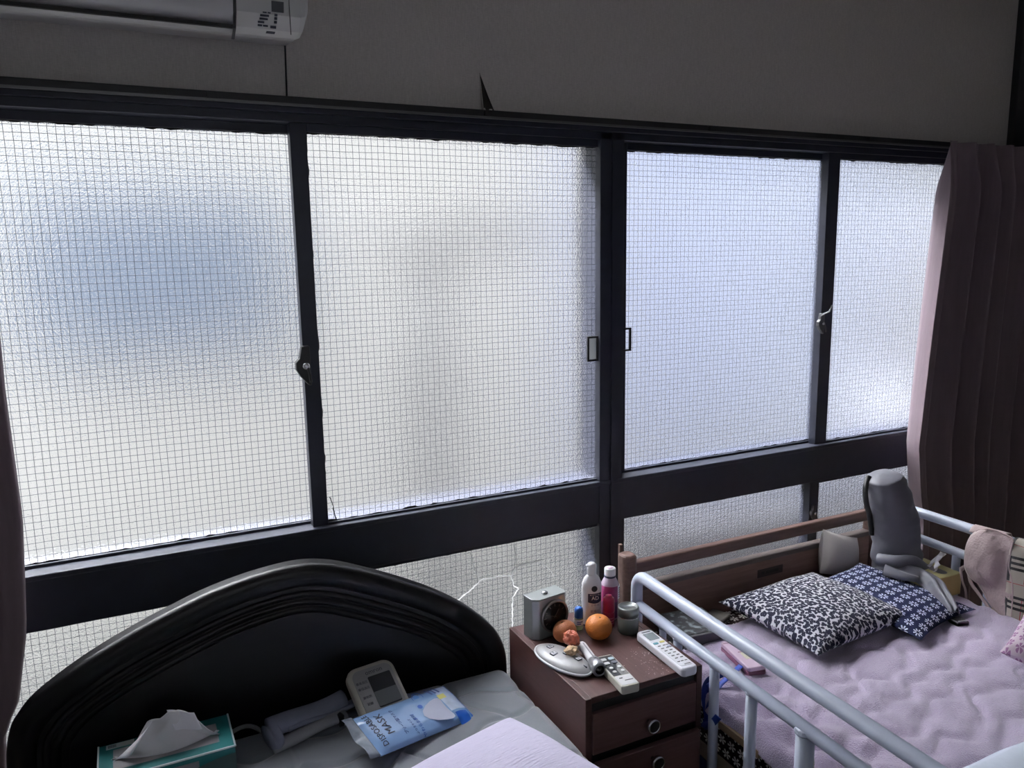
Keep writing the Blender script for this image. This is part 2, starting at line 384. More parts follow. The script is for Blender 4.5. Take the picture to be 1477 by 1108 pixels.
latch(S4, .852, 1.235, -.015, P('worn_latch_metal', (.12, .12, .125), .4, .8), .72)
MB().tube([(.836, -.035, 1.262), (.842, -.045, 1.272), (.858, -.05, 1.278), (.870, -.05, 1.30)], .003, 8).build('latch_hook', CHROME, S4, world=True, smooth=True)
latch(S8, .862, .545, -.015, P('worn_latch_metal', (.25, .25, .25), .35, .9), .6)
# cracks in the broken lower pane, and one dark crack in the pane above
def crack(par, pts, w, mat, y=-.0062):
    m = MB(); b0 = 0; P_ = []
    for i in range(len(pts)-1):
        a, b = pts[i], pts[i+1]
        for k in range(6):
            s_ = k/6; P_.append((a[0]+(b[0]-a[0])*s_+random.uniform(-.0015, .0015), a[1]+(b[1]-a[1])*s_+random.uniform(-.0015, .0015)))
    P_.append(pts[-1])
    for i, (x, z) in enumerate(P_):
        q = P_[min(i+1, len(P_)-1)]; o = P_[max(i-1, 0)]; dx, dz = q[0]-o[0], q[1]-o[1]; l = math.hypot(dx, dz) or 1
        h = w*random.uniform(.5, 1.2); m.v += [(x-dz/l*h, y, z+dx/l*h), (x+dz/l*h, y, z-dx/l*h)]
    for i in range(len(P_)-1): m.f.append((2*i, 2*i+2, 2*i+3, 2*i+1))
    m.build('crack', mat, par, world=True, solid=.0006)
crack(S6, [(-.53, .505), (-.481, .53), (-.454, .553), (-.392, .553), (-.353, .545), (-.341, .571), (-.300, .573), (-.258, .574)], .0022, CRACK)
crack(S6, [(-.341, .571), (-.338, .60), (-.340, .645)], .0016, CRACK)
crack(S6, [(-.353, .545), (-.346, .516), (-.331, .499), (-.349, .476), (-.351, .43), (-.351, .36), (-.36, .30)], .0018, CRACK)
crack(S6, [(-.481, .643), (-.474, .60), (-.458, .56)], .001, CRACK)
crack(S6, [(-.258, .574), (-.225, .545), (-.205, .51)], .0007, CRACK)
crack(S2, [(-.878, .872), (-.870, .846), (-.862, .802)], .0016, GASK)

# ------------------------------------------------------------------ outdoors beyond the frosted glass
EXT = P('cream_render_outside', (.86, .84, .80), .9, var=.04)
tag(MB().box((-7, 2.0, -.6), (8, 2.3, 2.8)).build('neighbour_wall', EXT), kind='structure')
tag(MB().box((-7, .13, -.6), (8, 2.0, -.4)).build('alley_ground', P('pale_concrete', (.3, .3, .29), .9, var=.15)), kind='structure')
nw = thing('neighbour_window', (-1.28, 1.96, 1.05), 'blue-grey window of the neighbouring house blurred behind the leftmost upper pane', 'window')
MB().box((-1.75, 1.90, 1.05), (-.60, 1.99, 1.80)).build('window_pane', P('blue_grey_pane', (.27, .34, .46), .5), nw, world=True)
MB().box((-1.67, 1.88, 1.02), (-.57, 1.99, 1.07)).build('window_sill', P('grey_sill', (.5, .5, .52), .6), nw, world=True)
dp = thing('drainpipe', (-.22, 1.0, -.4), 'grey vertical drainpipe blurred behind the second upper pane', 'pipe')
MB().tube([(-.22, 1.0, -.4), (-.22, 1.0, 1.40)], .05, 12).build('pipe', P('grey_pipe', (.13, .135, .15), .5), dp, world=True, smooth=True)
MB().box((-.27, .96, 1.40), (-.17, 1.04, 1.52)).build('pipe_hopper', P('grey_pipe', (.13, .135, .15), .5), dp, world=True, bevel=.01)
lp = thing('laundry_pole', (-.12, 1.0, 1.55), 'horizontal grey pole blurred behind the second upper pane', 'pole')
MB().tube([(-.70, 1.0, 1.59), (.42, 1.0, 1.58)], .030, 10).build('pole', P('grey_pipe', (.13, .135, .15), .5), lp, world=True, smooth=True)
MB().box((-.02, .97, 1.50), (.06, 1.03, 1.63)).build('pole_bracket', P('dark_bracket', (.12, .13, .15), .5), lp, world=True)
bs_ = thing('blue_tint_backdrop', (2.3, 1.99, .1), 'pale blue shutter added on the neighbouring wall to tint the third upper pane', 'backdrop')  # blue slats added outside so the third pane reads bluer
for k in range(14): MB().box((1.05, 1.955, .10+.18*k), (3.15, 1.995, .275+.18*k)).build('slat', P('pale_blue_pane_tint', (.58, .63, .82), .6), bs_, world=True, bevel=.006)
gg = thing('dimming_planks', (4.6, 1.97, -.4), 'pale grey plank gate added outside to dim the rightmost upper pane', 'baffle')  # grey planks added outside to tone down the rightmost pane
for k in range(12): MB().box((3.35+.21*k, 1.95, -.38), (3.55+.21*k, 1.99, 2.5)).build('plank', P('pale_grey_pane_dimmer', (.56, .56, .55), .7), gg, world=True, bevel=.004)
gb = thing('darkening_box', (1.8, .7, -.4), 'dark grey box added outside to darken the right lower panes', 'box')  # dark box added outside to lower the brightness of the lower panes
MB().box((.55, .42, -.4), (3.0, .80, .36)).build('box_body', P('darkening_box_plastic', (.12, .12, .14), .6), gb, world=True, bevel=.02)
MB().box((.52, .40, .36), (3.03, .82, .40)).build('box_lid', P('darkening_box_lid', (.2, .2, .22), .6), gb, world=True, bevel=.02)
pb = thing('blue_prop', (2.3, .9, -.4), 'leaning pale blue pole blurred behind the rightmost upper pane', 'pole')
MB().tube([(2.16, .9, -.4), (2.22, .9, .60), (2.33, .9, 1.50), (2.36, .9, 1.75)], .032, 10).build('pole', P('pale_blue_paint', (.30, .38, .72), .5), pb, world=True, smooth=True)
tag(MB().lathe([(.01, 0), (.09, .0), (.12, .16), (.13, .36), (.11, .40), (.02, .41)], 16, (1.93, .61, .40)).build('white_bucket', P('white_blue_enamel', (.85, .88, 1.0), .4), smooth=True), 'white rounded tub blurred low behind the rightmost upper pane', 'tub')

exec_parts = True
# ------------------------------------------------------------------ air conditioner
ac = thing('air_conditioner', (-1.31, -.02, 1.985), 'white wall-mounted air conditioner above the left window', 'air conditioner')
ACM = P('aged_white_abs', (.58, .58, .58), .4)
prof = [(-.02, 2.27), (-.02, 1.984), (-.09, 1.978), (-.145, 1.970), (-.180, 1.975), (-.202, 2.000), (-.213, 2.035), (-.218, 2.09), (-.216, 2.21), (-.20, 2.255), (-.17, 2.27)]
def ac_loft(name, x0, x1, mat, endr=0, scale=1.0, par=ac):
    m = MB(); xs = [x0, x1] if not endr else [x0, x1-.02, x1-.009, x1-.003, x1]
    sh = [0, 0] if not endr else [0, 0, .004, .010, .018]
    n = len(prof); cy, cz = -.10, 2.15
    for x, s_ in zip(xs, sh):
        for y, z in prof:
            yy = y if y > -.03 else y + s_*1.0*(1 if y < cy else 0); zz = z + (s_ if z < cz else -s_)
            xx = x - (.022 if (endr and x > x1-.01 and z < 2.0) else 0)*((x-(x1-.01))/.01 if endr else 0)
            m.v.append((xx, yy, zz))
    for i in range(len(xs)-1):
        for j in range(n): a = i*n+j; b = i*n+(j+1) % n; m.f.append((a, b, b+n, a+n))
    m.f.append(tuple(range(n))[::-1]); m.f.append(tuple((len(xs)-1)*n+j for j in range(n)))
    return m.build(name, mat, par, world=True)
ac_loft('body', -1.72, -.905, ACM, 1)
for p_ in ac.children[0].data.polygons: p_.use_smooth = False
# front panel standing slightly proud on the left, its dark gap, air flap
PAN = P('glossy_white_panel', (.62, .63, .65), .18, coat=.3)
pm = MB(); pp = [(-.184, 1.9770), (-.206, 1.9990), (-.219, 2.0350), (-.2245, 2.0870), (-.2225, 2.2070), (-.205, 2.2560)]
pm.grid(1, len(pp)-1, lambda u, v: (-1.718+u*(.655), pp[round(v*(len(pp)-1))][0], pp[round(v*(len(pp)-1))][1]))
pm.build('front_panel', PAN, ac, world=True, smooth=True, solid=.004)
gp = MB(); g2 = [(-.150, 1.9565), (-.1835, 1.9705), (-.2045, 1.9960), (-.2165, 2.0330), (-.2205, 2.0870), (-.2185, 2.2070)]
gp.grid(1, len(g2)-1, lambda u, v: (-1.062+u*.006, g2[round(v*(len(g2)-1))][0], g2[round(v*(len(g2)-1))][1]))
gp.build('panel_gap', DARKP, ac, world=True, solid=.002)
MB().box((-1.70, -.1895, 1.9685), (-1.062, -.181, 1.9755), None).build('outlet_slot', DARKP, ac, world=True)
fm = MB(); fm.grid(1, 4, lambda u, v: (-1.70+u*.635, -.150-.030*v, 1.9685+.006*v*v)); fm.build('air_flap', ACM, ac, world=True, smooth=True, solid=.003)
for x0 in (-1.70, -1.12):
    pass
MB().box((-1.70, -.2265, 2.0190), (-1.142, -.213, 2.0250)).build('panel_groove', P('light_groove', (.75, .75, .76), .3), ac, world=True)
MB().box((-1.128, -.2265, 2.0190), (-1.076, -.213, 2.0250)).build('panel_groove', P('light_groove', (.75, .75, .76), .3), ac, world=True)
def acpt(z):   # y of the body front at height z
    for (y0, z0), (y1, z1) in zip(prof[2:], prof[3:]):
        if z0 <= z <= z1: return y0+(y1-y0)*(z-z0)/(z1-z0)
    return -.21
def acslab(name, x0, x1, z0, z1, mat, d=.0012):
    m = MB(); m.grid(1, 4, lambda u, v: (x0+u*(x1-x0), acpt(z0+v*(z1-z0))-d, z0+v*(z1-z0))); return m.build(name, mat, ac, world=True, solid=.0015)
acslab('display_window', -.985, -.960, 2.0050, 2.0250, P('smoked_display', (.05, .055, .07), .25))
for k in range(3): acslab('indicator', -.979, -.973, 1.9980-.006*k, 2.0020-.006*k, INK)
acslab('button_mark', -.986, -.974, 1.9775, 1.9815, INK)
for zz, a, b in ((2.001, -1.003, -.995), (2.001, -.993, -.987), (1.9955, -1.008, -.990), (1.990, -1.009, -.992), (1.9845, -1.012, -.999), (1.979, -1.012, -1.003), (1.979, -1.001, -.991)): acslab('printed_mark', a, b, zz, zz+.0026, INK)
acslab('printed_mark', -.992, -.974, 1.9722, 1.9737, INK)
acslab('cap_seam', -.9495, -.948, 1.9610, 2.2, DARKP)
m = MB(); m.tube([(-.926, -.024, 1.985), (-.927, -.0235, 1.93), (-.929, -.024, 1.868)], .0022, 6)
tag(m.build('power_cord', P('dark_cord', (.03, .03, .03), .5), smooth=True), 'thin dark cord hanging from the air conditioner to the window trim', 'cord')

# ------------------------------------------------------------------ curtains
CURT = P('mauve_grey_curtain', (.22, .165, .195), .8, var=.12, vs_=90, stretch=(1, 1, .1), bump=.15, bs=500, sheen=.08)
rail = thing('curtain_rail', (0, -.06, 1.846), 'thin grey metal curtain rail along the window head', 'rail')
MB().box((XL+.01, -.066, 1.842), (1.79, -.058, 1.8475)).build('rail', P('dull_rail_metal', (.16, .16, .165), .35, .7), rail, world=True)
for i, x in enumerate((-1.10, -.42, .32, 1.0)):
    MB().box((x-.012, -.066, 1.8475), (x+.012, -.05, 1.862)).build('bracket', FRAME2, rail, world=True, bevel=.001)
def lerp(tab, z):
    tab = sorted(tab)
    if z <= tab[0][0]: return tab[0][1]
    for (a, p), (b, q) in zip(tab, tab[1:]):
        if z <= b: return p+(q-p)*(z-a)/(b-a)
    return tab[-1][1]
def curtain(name, xin, xout, z0, z1, folds, amp, y0, label, seed, pinch=.12):
    m = MB(); NU, NV = folds*16, 50
    def fn(u, v):
        z = z1+(z0-z1)*v; a = xin(z); b = xout
        x = a+(b-a)*u; top = max(0, 1-v*(z1-z0)/pinch)
        # folds: soft and uneven below, gathered in pinches at the heading
        ph = 2*math.pi*folds*(u+.012*math.sin(7*u+seed)+.006*math.sin(3*v+5*u))
        k = .35+.65*min(1, v*(z1-z0)/pinch)
        w = math.sin(ph)+.28*math.sin(2.3*ph+seed)
        y = y0 - amp*k*w - .004*math.sin(ph*3)*top
        x += .35*amp*math.cos(ph)*k*(1-abs(2*u-1)**6)
        return (x, y, z)
    m.grid(NU, NV, fn)
    o = m.build(name, CURT, smooth=True, solid=.0022); return tag(o, label, 'curtain', 'mauve window curtains')
rx = [(1.85, 1.285), (1.6, 1.27), (1.2, 1.235), (.78, 1.206), (.6, 1.235), (.5, 1.262), (.0, 1.29)]
curtain('curtain', lambda z: lerp(rx, z), 1.905, .06, 1.852, 6, .052, -.135, 'pleated mauve curtain at the right end of the window', 1.3, .16)
lx = [(1.85, -1.62), (1.6, -1.575), (1.395, -1.546), (1.237, -1.550), (.967, -1.547), (.719, -1.565), (.563, -1.595), (.5, -1.626), (.1, -1.66)]
curtain('curtain', lambda z: lerp(lx, z), -2.02, .06, 1.852, 5, .03, -.115, 'mauve curtain at the left edge of the window beside the black headboard', .4, .16)

# ------------------------------------------------------------------ left bed
bed = thing('bed', (-1.045, -1.25, 0), 'single bed with black arched headboard and grey quilted mattress', 'bed')
HB = [(-1.612, .25), (-1.612, .45), (-1.604, .545), (-1.585, .586), (-1.545, .628), (-1.457, .682), (-1.37, .722), (-1.293, .752), (-1.20, .782), (-1.10, .801), (-1.011, .806), (-.94, .793), (-.867, .764), (-.78, .722), (-.695, .675), (-.625, .628), (-.566, .577), (-.525, .53), (-.500, .47), (-.495, .40), (-.495, .25)]
# resample with Catmull-Rom
def crs(pts, n):
    out = []
    for i in range(len(pts)-1):
        p0 = Vector(pts[max(i-1, 0)]); p1 = Vector(pts[i]); p2 = Vector(pts[i+1]); p3 = Vector(pts[min(i+2, len(pts)-1)])
        for k in range(n):
            t = k/n; out.append(.5*((2*p1)+(p2-p0)*t+(2*p0-5*p1+4*p2-p3)*t*t+(3*p1-p0-3*p2+p3)*t**3))
    out.append(Vector(pts[-1])); return out
hb = crs([(a, b, 0) for a, b in HB], 6)
HC = Vector((-1.05, .25, 0)); HY = -.262
def offs(p, s):
    d = HC-p; l = d.length; return p + d*(s/max(l, .001))
def hbmesh(name, ss, dep, parent, extra=None):
    m = MB(); n = len(hb)
    for s, d in zip(ss, dep):
        for p in hb:
            q = offs(p, min(s, (HC-p).length*.98)); m.v.append((q.x, HY-d, q.y))
    for i in range(len(ss)-1):
        for j in range(n-1): a = i*n+j; m.f.append((a, a+1, a+1+n, a+n))
    return m.build(name, BLACKWOOD, parent, world=True, smooth=True)
hp = MB(); poly = [(p.x, p.y) for p in hb]
hp.prism(poly, 0, .028, T(0, HY+.028, 0) @ RX(R(90)))
head = hp.build('headboard', BLACKWOOD, bed, world=True)
hbmesh('rim', [0, 0, .004, .012, .026, .042, .052, .056], [-.028, .004, .012, .017, .0195, .017, .010, .001], head)
hbmesh('moulding', [.066, .067, .073, .080, .081, .084, .085, .092, .099, .100, .103, .104, .110, .118, .119], [.001, .005, .007, .005, .0015, .0015, .005, .0068, .005, .0015, .0015, .004, .0058, .004, .0005], head)
GREYQ = P('grey_velour_pad', (.145, .158, .185), .95, var=.1, vs_=18, bump=.25, bs=900, sheen=.5)
def quilt(x, y):
    d = 9
    for k in range(-3, 14):
        c = -.35-.17*k + .05*math.sin(x*13+k*2.1)+.028*math.sin(x*29+k*1.3+1)
        d = min(d, abs(y-c))
    for k in range(0, 8):
        c = -1.62+.19*k+.045*math.sin(y*14+k*1.7)+.02*math.sin(y*31+k)
        d = min(d, abs(x-c)*1.0)
    return d
def pad(name, x0, x1, y0, y1, zt, th, rad, mat, hfun, parent, nu, nv, world=True, uv=False):
    m = MB()
    def fn(u, v):
        x = x0+(x1-x0)*u; y = y0+(y1-y0)*v
        ex = min(x-x0, x1-x); ey = min(y-y0, y1-y)
        z = zt
        for e in (ex, ey):
            if e < rad: z -= rad-math.sqrt(max(0, rad*rad-(rad-e)**2))
        return (x, y, z+hfun(x, y))
    m.grid(nu, nv, fn, (lambda u, v: ((x1-x0)*u, (y1-y0)*v)))
    k = len(m.v)
    # skirt down to the base
    ring = [i*(nv+1) for i in range(nu+1)] + [nu*(nv+1)+j for j in range(1, nv+1)] + [i*(nv+1)+nv for i in range(nu-1, -1, -1)] + [j for j in range(nv-1, 0, -1)]
    n = len(ring); m.v += [m.v[r] for r in ring]; m.v += [(m.v[r][0], m.v[r][1], zt-th) for r in ring]; n2 = k+n
    for i in range(n): j = (i+1) % n; m.f.append((k+j, k+i, n2+i, n2+j))
    m.f.append(tuple(n2+i for i in range(n)))
    per = [0]
    for i in range(1, n): a, b = m.v[ring[i]], m.v[ring[i-1]]; per.append(per[-1]+math.hypot(a[0]-b[0], a[1]-b[1]))
    m.uv += [(p, 0) for p in per]+[(p, -th) for p in per]
    return m.build(name, mat, parent, world=world, smooth=True)
pad('mattress', -1.585, -.512, -2.22, -.285, .447, .22, .035, GREYQ, lambda x, y: .006*(1-math.exp(-(quilt(x, y)/.0075)**2)) + .004*noise.noise(Vector((x*4, y*4, 0)))-.006, bed, 270, 420)
MB().box((-1.60, -2.24, .10), (-1.57, -.262, .24)).build('side_board', BLACKWOOD, bed, world=True, bevel=.004)
MB().box((-.525, -2.24, .10), (-.508, -.262, .24)).build('side_board', BLACKWOOD, bed, world=True, bevel=.004)
MB().box((-1.57, -2.24, .20), (-.525, -.262, .226)).build('slat_base', BLACKWOOD, bed, world=True)
for x in (-1.58, -.55):
    for y in (-2.2, -.30): MB().box((x-.02, y-.02, 0), (x+.03, y+.02, .20)).build('leg', BLACKWOOD, bed, world=True, bevel=.003)

# ------------------------------------------------------------------ nightstand
NW = wood('walnut_laminate', (.048, .021, .020), (.078, .039, .037), .42, (14, 1, 14), 7)
NWF = wood('walnut_drawer_front', (.085, .040, .040), (.14, .072, .070), .45, (1, 14, 14), 7)
NZ = .55
ns = thing('nightstand', (-.35, -.49, 0), 'brown wooden nightstand with round knobs between the two beds', 'nightstand')
W = dict(world=True, bevel=.0015)
MB().box((-.505, -.68, 0), (-.489, -.305, NZ)).build('side_panel', NW, ns, **W)
MB().box((-.206, -.68, 0), (-.190, -.305, NZ)).build('side_panel', NW, ns, **W)
MB().box((-.489, -.676, NZ-.016), (-.206, -.305, NZ-.0008)).build('top', NW, ns, **W)
MB().box((-.489, -.315, .03), (-.206, -.305, NZ-.016)).build('back_panel', NW, ns, world=True)
MB().box((-.489, -.672, .505), (-.206, -.66, NZ-.016)).build('gap_shade_strip', P('gap_shade_black', (.008, .008, .010), .5), ns, **W)  # black strip paints the shade of the open gap under the top
for z0, z1, dy, kz in ((.415, .513, 0, .449), (.255, .403, -.018, .37), (.09, .245, 0, .17)):
    d = MB().box((-.487, -.682+dy, z0), (-.208, -.668+dy, z1)).build('drawer', NWF, ns, **W)
    k = MB().lathe([(.004, 0), (.004, .012), (.014, .014), (.0165, .018), (.0165, .024), (.0145, .027), (.0135, .025), (.0125, .0245), (.0, .0245)], 22)
    for i, v in enumerate(k.v): k.v[i] = tuple(T(-.343, -.682+dy, kz+.006) @ RX(R(90)) @ Vector(v))
    ko = k.build('knob', CHROME, d, smooth=True)
    c = MB().lathe([(.0125, 0), (.0125, .0012), (.0, .0012)], 22)
    for i, v in enumerate(c.v): c.v[i] = tuple(T(-.343, -.682+dy-.0245, kz+.006) @ RX(R(90)) @ Vector(v))
    c.build('knob_inlay', DARKP, d)
MB().box((-.489, -.665, .05), (-.206, -.645, .41)).build('inner_frame', P('gap_shade_black', (.008, .008, .010), .5), ns, world=True)
MB().box((-.489, -.60, .0), (-.206, -.58, .08)).build('plinth', NWF, ns, world=True)
# flaked dust marks on the top
dm = MB()
for i in range(150):
    c = atz(*random.choice([(940, 960), (955, 972), (962, 950), (925, 945), (948, 985)]), NZ); x = c.x+random.gauss(0, .022); y = c.y+random.gauss(0, .02)
    if not (-.485 < x < -.212 and -.67 < y < -.32): continue
    s = random.uniform(.0004, .0014); a = random.random()*6
    k0 = len(dm.v)
    for j in range(4): dm.v.append((x+s*(1+.8*(j % 2))*math.cos(a+j*1.57), y+s*math.sin(a+j*1.57), NZ+.0003))
    dm.f.append((k0, k0+1, k0+2, k0+3))
dmo = dm.build('dust_specks', P('pale_dust', (.32, .27, .27), .95), ns, world=True); dmo['kind'] = 'stuff'

# ---- clock
c0 = Vector((-.478, -.404, NZ)); ck = thing('alarm_clock', (-.436, -.372, NZ), 'silver box clock with round black dial on the nightstand', 'clock', rz=R(8))
bpoly = [(-.050, .024), (-.050, -.014), (-.036, -.026), (.042, -.026), (.050, -.020), (.050, .024)]
MB().prism(bpoly, 0, .104).build('body', SILVER, ck, bevel=.0025)
MB().prism([(x*1.012, y*1.012) for x, y in bpoly], .1035, .1065).build('top_plate', SILVER, ck, bevel=.0015)
MB().lathe([(.0085, 0), (.0085, .003), (.005, .0055), (0, .006)], 18, (-.002, -.002, .1065)).build('snooze_button', CHROME, ck, smooth=True)
def disc(name, prof, M, mat, par, n=36):
    m = MB().lathe(prof, n)
    for i, v in enumerate(m.v): m.v[i] = tuple(M @ Vector(v))
    return m.build(name, mat, par, smooth=True)
MF = T(.008, -.026, .054) @ RX(R(90))
disc('bezel', [(.037, 0), (.041, .0), (.0425, .004), (.0400, .0085), (.0365, .007), (.0365, .003)], MF, P('brushed_bezel', (.26, .24, .235), .3, .8), ck)
dl = disc('dial', [(.037, 0), (.037, .004), (0, .004)], MF, P('black_dial', (.014, .011, .012), .3), ck)
for h in range(12):
    a = h*math.pi/6
    MB().box((-.0011, .026, .0041), (.0011, .0325, .0048), MF @ RZ(a)).build('hour_mark', P('dim_dial_print', (.16, .13, .12), .5), dl)
MB().box((-.001, -.004, .005), (.001, .020, .0056), MF @ RZ(R(-35))).build('hand', P('dim_dial_print', (.16, .13, .12), .5), dl)
MB().box((-.0008, -.004, .006), (.0008, .029, .0066), MF @ RZ(R(70))).build('hand', P('dim_dial_print', (.16, .13, .12), .5), dl)
MB().box((.0505, -.018, .004), (.0515, .02, .10)).build('side_trim', P('brown_side', (.10, .06, .055), .4), ck)

# ---- bottles
def bottle(name, loc, label, rz=0, cat='bottle'): return thing(name, loc, label, cat, rz=rz)
lb = bottle('lotion_bottle', (-.306, -.383, NZ), 'tall white lotion bottle with navy label on the nightstand', R(-16))
m = MB()
lp_ = [(.0, .0), (.0235, 0), (.0258, .004), (.0262, .06), (.0262, .10), (.0250, .112), (.0205, .124), (.0145, .131), (.0105, .134)]
m.lathe(lp_, 32); m.v = [(x*1.0, y*.72, z) for x, y, z in m.v]; m.build('body', WHITEP, lb, smooth=True)
MB().lathe([(.0108, .133), (.0118, .134), (.0118, .154), (.0112, .161), (.008, .1645), (0, .165)], 24).build('flip_cap', WHITEP, lb, smooth=True)
MB().prism(rpoly(.016, .008, .003, 3, -.007, -.0), .1565, .1605).build('cap_lip', WHITEP, lb, bevel=.001)
NAVY = P('navy_label', (.012, .018, .07), .4)
def curved(name, par, rx, ry, a0, a1, z0, z1, mat, off=.0004, dip=0):
    g = MB(); g.grid(12, 3, lambda u, v: ((rx+off)*math.cos(a0+(a1-a0)*u), (ry+off)*math.sin(a0+(a1-a0)*u), z0+(z1-z0)*v-(dip*math.sin(u*math.pi)*(1-v)))); return g.build(name, mat, par, smooth=True)
curved('label_panel', lb, .0262, .0189, R(-122), R(-36), .066, .089, NAVY, .0005, .004)
curved('base_band', lb, .0258, .0187, R(-180), R(-10), .0, .004, NAVY, .0006)
disc('logo_ring', [(.0068, 0), (.0078, 0), (.0078, .0006), (.0068, .0006)], T(.002, -.0197, .102) @ RX(R(90)), INK, lb, 24)
txt('元', .0095, INK, lb, T(.002, -.0199, .102) @ RX(R(90)))
txt('AD', .014, P('white_print', (.8, .8, .85), .5), lb, T(.004, -.0208, .077) @ RX(R(90)))
txt('メンソレータム', .0042, P('white_print', (.8, .8, .85), .5), lb, T(.004, -.0206, .0858) @ RX(R(90)))
txt('かゆみ', .0075, P('grey_violet_print', (.30, .26, .36), .5), lb, T(.004, -.0202, .058) @ RX(R(90)))
txt('乾燥肌', .0085, P('grey_violet_print', (.30, .26, .36), .5), lb, T(.004, -.0202, .041) @ RX(R(90)))

pk = bottle('drink_bottle', (-.245, -.375, NZ), 'pink labelled drink bottle with white screw cap beside the lotion bottle', R(-20))
MB().lathe([(0, 0), (.0215, 0), (.0235, .004), (.0240, .03), (.0215, .045), (.0240, .056), (.0242, .082), (.0222, .096), (.0160, .108), (.0125, .113), (.0125, .117)], 32).build('body', P('clear_pink_bottle', (.55, .45, .55), .25), pk, smooth=True)
curved('sleeve_label', pk, .0243, .0243, R(-205), R(-50), .05, .093, P('magenta_label', (.26, .03, .14), .4, var=.5, vs_=60), .0004)
curved('sleeve_label', pk, .0240, .0240, R(-205), R(-50), .006, .05, P('plum_label', (.10, .02, .10), .4, var=.4, vs_=60), .0006)
curved('barcode_label', pk, .0243, .0243, R(-48), R(0), .056, .092, P('white_print', (.8, .8, .85), .5), .0004)
for k in range(5): curved('barcode_bar', pk, .0243, .0243, R(-40), R(-8), .060+k*.006, .063+k*.006, INK, .0009)
MB().lathe([(.0150, .112), (.0152, .1155), (.0135, .1165)], 24).build('neck_ring', NAVY, pk, smooth=True)
MB().lathe([(.0145, .117), (.0148, .119), (.0148, .134), (.0138, .136), (0, .136)], 32).build('screw_cap', WHITEP, pk, smooth=True)
disc('cap_print', [(.008, 0), (.008, .0004), (0, .0004)], T(0, 0, .136), P('pale_pink_print', (.62, .45, .60), .5), pk)

rt = bottle('red_tube', (-.274, -.414, NZ), 'small crimson bottle with tapered cap in front of the drink bottle')
MB().lathe([(0, 0), (.0142, 0), (.0150, .003), (.0150, .036), (.0146, .038)], 28).build('body', P('crimson_plastic', (.30, .012, .055), .3), rt, smooth=True)
MB().lathe([(.0150, .039), (.0152, .042), (.0148, .070), (.0140, .0745), (.0095, .076), (.0085, .082), (0, .083)], 28).build('cap', P('crimson_cap', (.36, .016, .07), .3), rt, smooth=True)
for k in range(3): curved('print_line', rt, .0150, .0150, R(-130), R(-40), .010+k*.007, .012+k*.007, P('pink_print', (.5, .2, .25), .5), .0003)

ey = bottle('eye_drop_bottle', (-.350, -.392, NZ), 'tiny clear eye drop bottle with blue cap on the nightstand')
MB().lathe([(0, 0), (.0112, 0), (.0118, .003), (.0118, .028), (.0095, .031)], 22).build('body', P('clear_yellow_liquid', (.50, .55, .30), .15, trans=.5), ey, smooth=True)
curved('label_wrap', ey, .0118, .0118, R(-200), R(10), .013, .028, P('white_print', (.8, .8, .85), .5), .0004)
for k in range(2): curved('label_print', ey, .0118, .0118, R(-140), R(-90+20*k), .016+k*.005, .019+k*.005, P('navy_print', (.05, .08, .25), .5), .0008)
MB().lathe([(.0100, .0305), (.0115, .032), (.0110, .050), (.0095, .056), (.006, .058), (0, .0585)], 22).build('cap', P('bright_blue_cap', (.012, .09, .36), .35), ey, smooth=True)

jr = bottle('cream_jar', (-.247, -.462, NZ), 'squat grey jar with metal lid beside the white remote', 0, 'jar')
MB().lathe([(0, 0), (.0245, 0), (.0262, .003), (.0262, .040), (.0245, .042)], 36).build('body', P('grey_green_glass', (.13, .145, .135), .25), jr, smooth=True)
MB().lathe([(.0250, .0425), (.0266, .043), (.0266, .064), (.0255, .067), (.0225, .0675), (.0220, .066), (0, .0655)], 36).build('lid', P('grey_lid_metal', (.25, .27, .265), .32, .7), jr, smooth=True)
MB().lathe([(.0263, .0415), (.0268, .0422), (.0268, .0434), (.0263, .044)], 36).build('lid_band', CHROME, jr, smooth=True)

# ---- mandarins
ORG = P('mandarin_peel', (.50, .155, .022), .42, var=.22, vs_=35, bump=.5, bs=260)
def mandarin(loc, r, label, rz, mat=ORG, tilt=0):
    t = thing('mandarin', loc, label, 'mandarin', rz=rz, rx=tilt, group=None)
    m = MB(); pr = []
    for i in range(21):
        a = -math.pi/2+math.pi*i/20; rr = r*math.cos(a); z = r*.90*math.sin(a); z -= .10*r*math.exp(-(rr/(r*.16))**2) if a > 0 else 0
        pr.append((max(rr, .0004), z+r*.9))
    m.lathe(pr, 28); m.build('peel', mat, t, smooth=True)
    MB().lathe([(.0022, 0), (.0026, .001), (.0016, .0022), (0, .0024)], 8, (0, 0, r*1.69)).build('stem_scar', P('stem_green_brown', (.09, .07, .02), .8), t)
    return t
mandarin((-.332, -.452, NZ), .0335, 'whole orange mandarin standing in front of the lotion bottle', 0, tilt=R(12))
mandarin((-.408, -.436, NZ), .030, 'dull orange mandarin partly hidden between the clock and the oval remote', 1.2, P('mandarin_peel_dull', (.36, .115, .04), .55, var=.2, vs_=30, bump=.4, bs=260), R(-15))

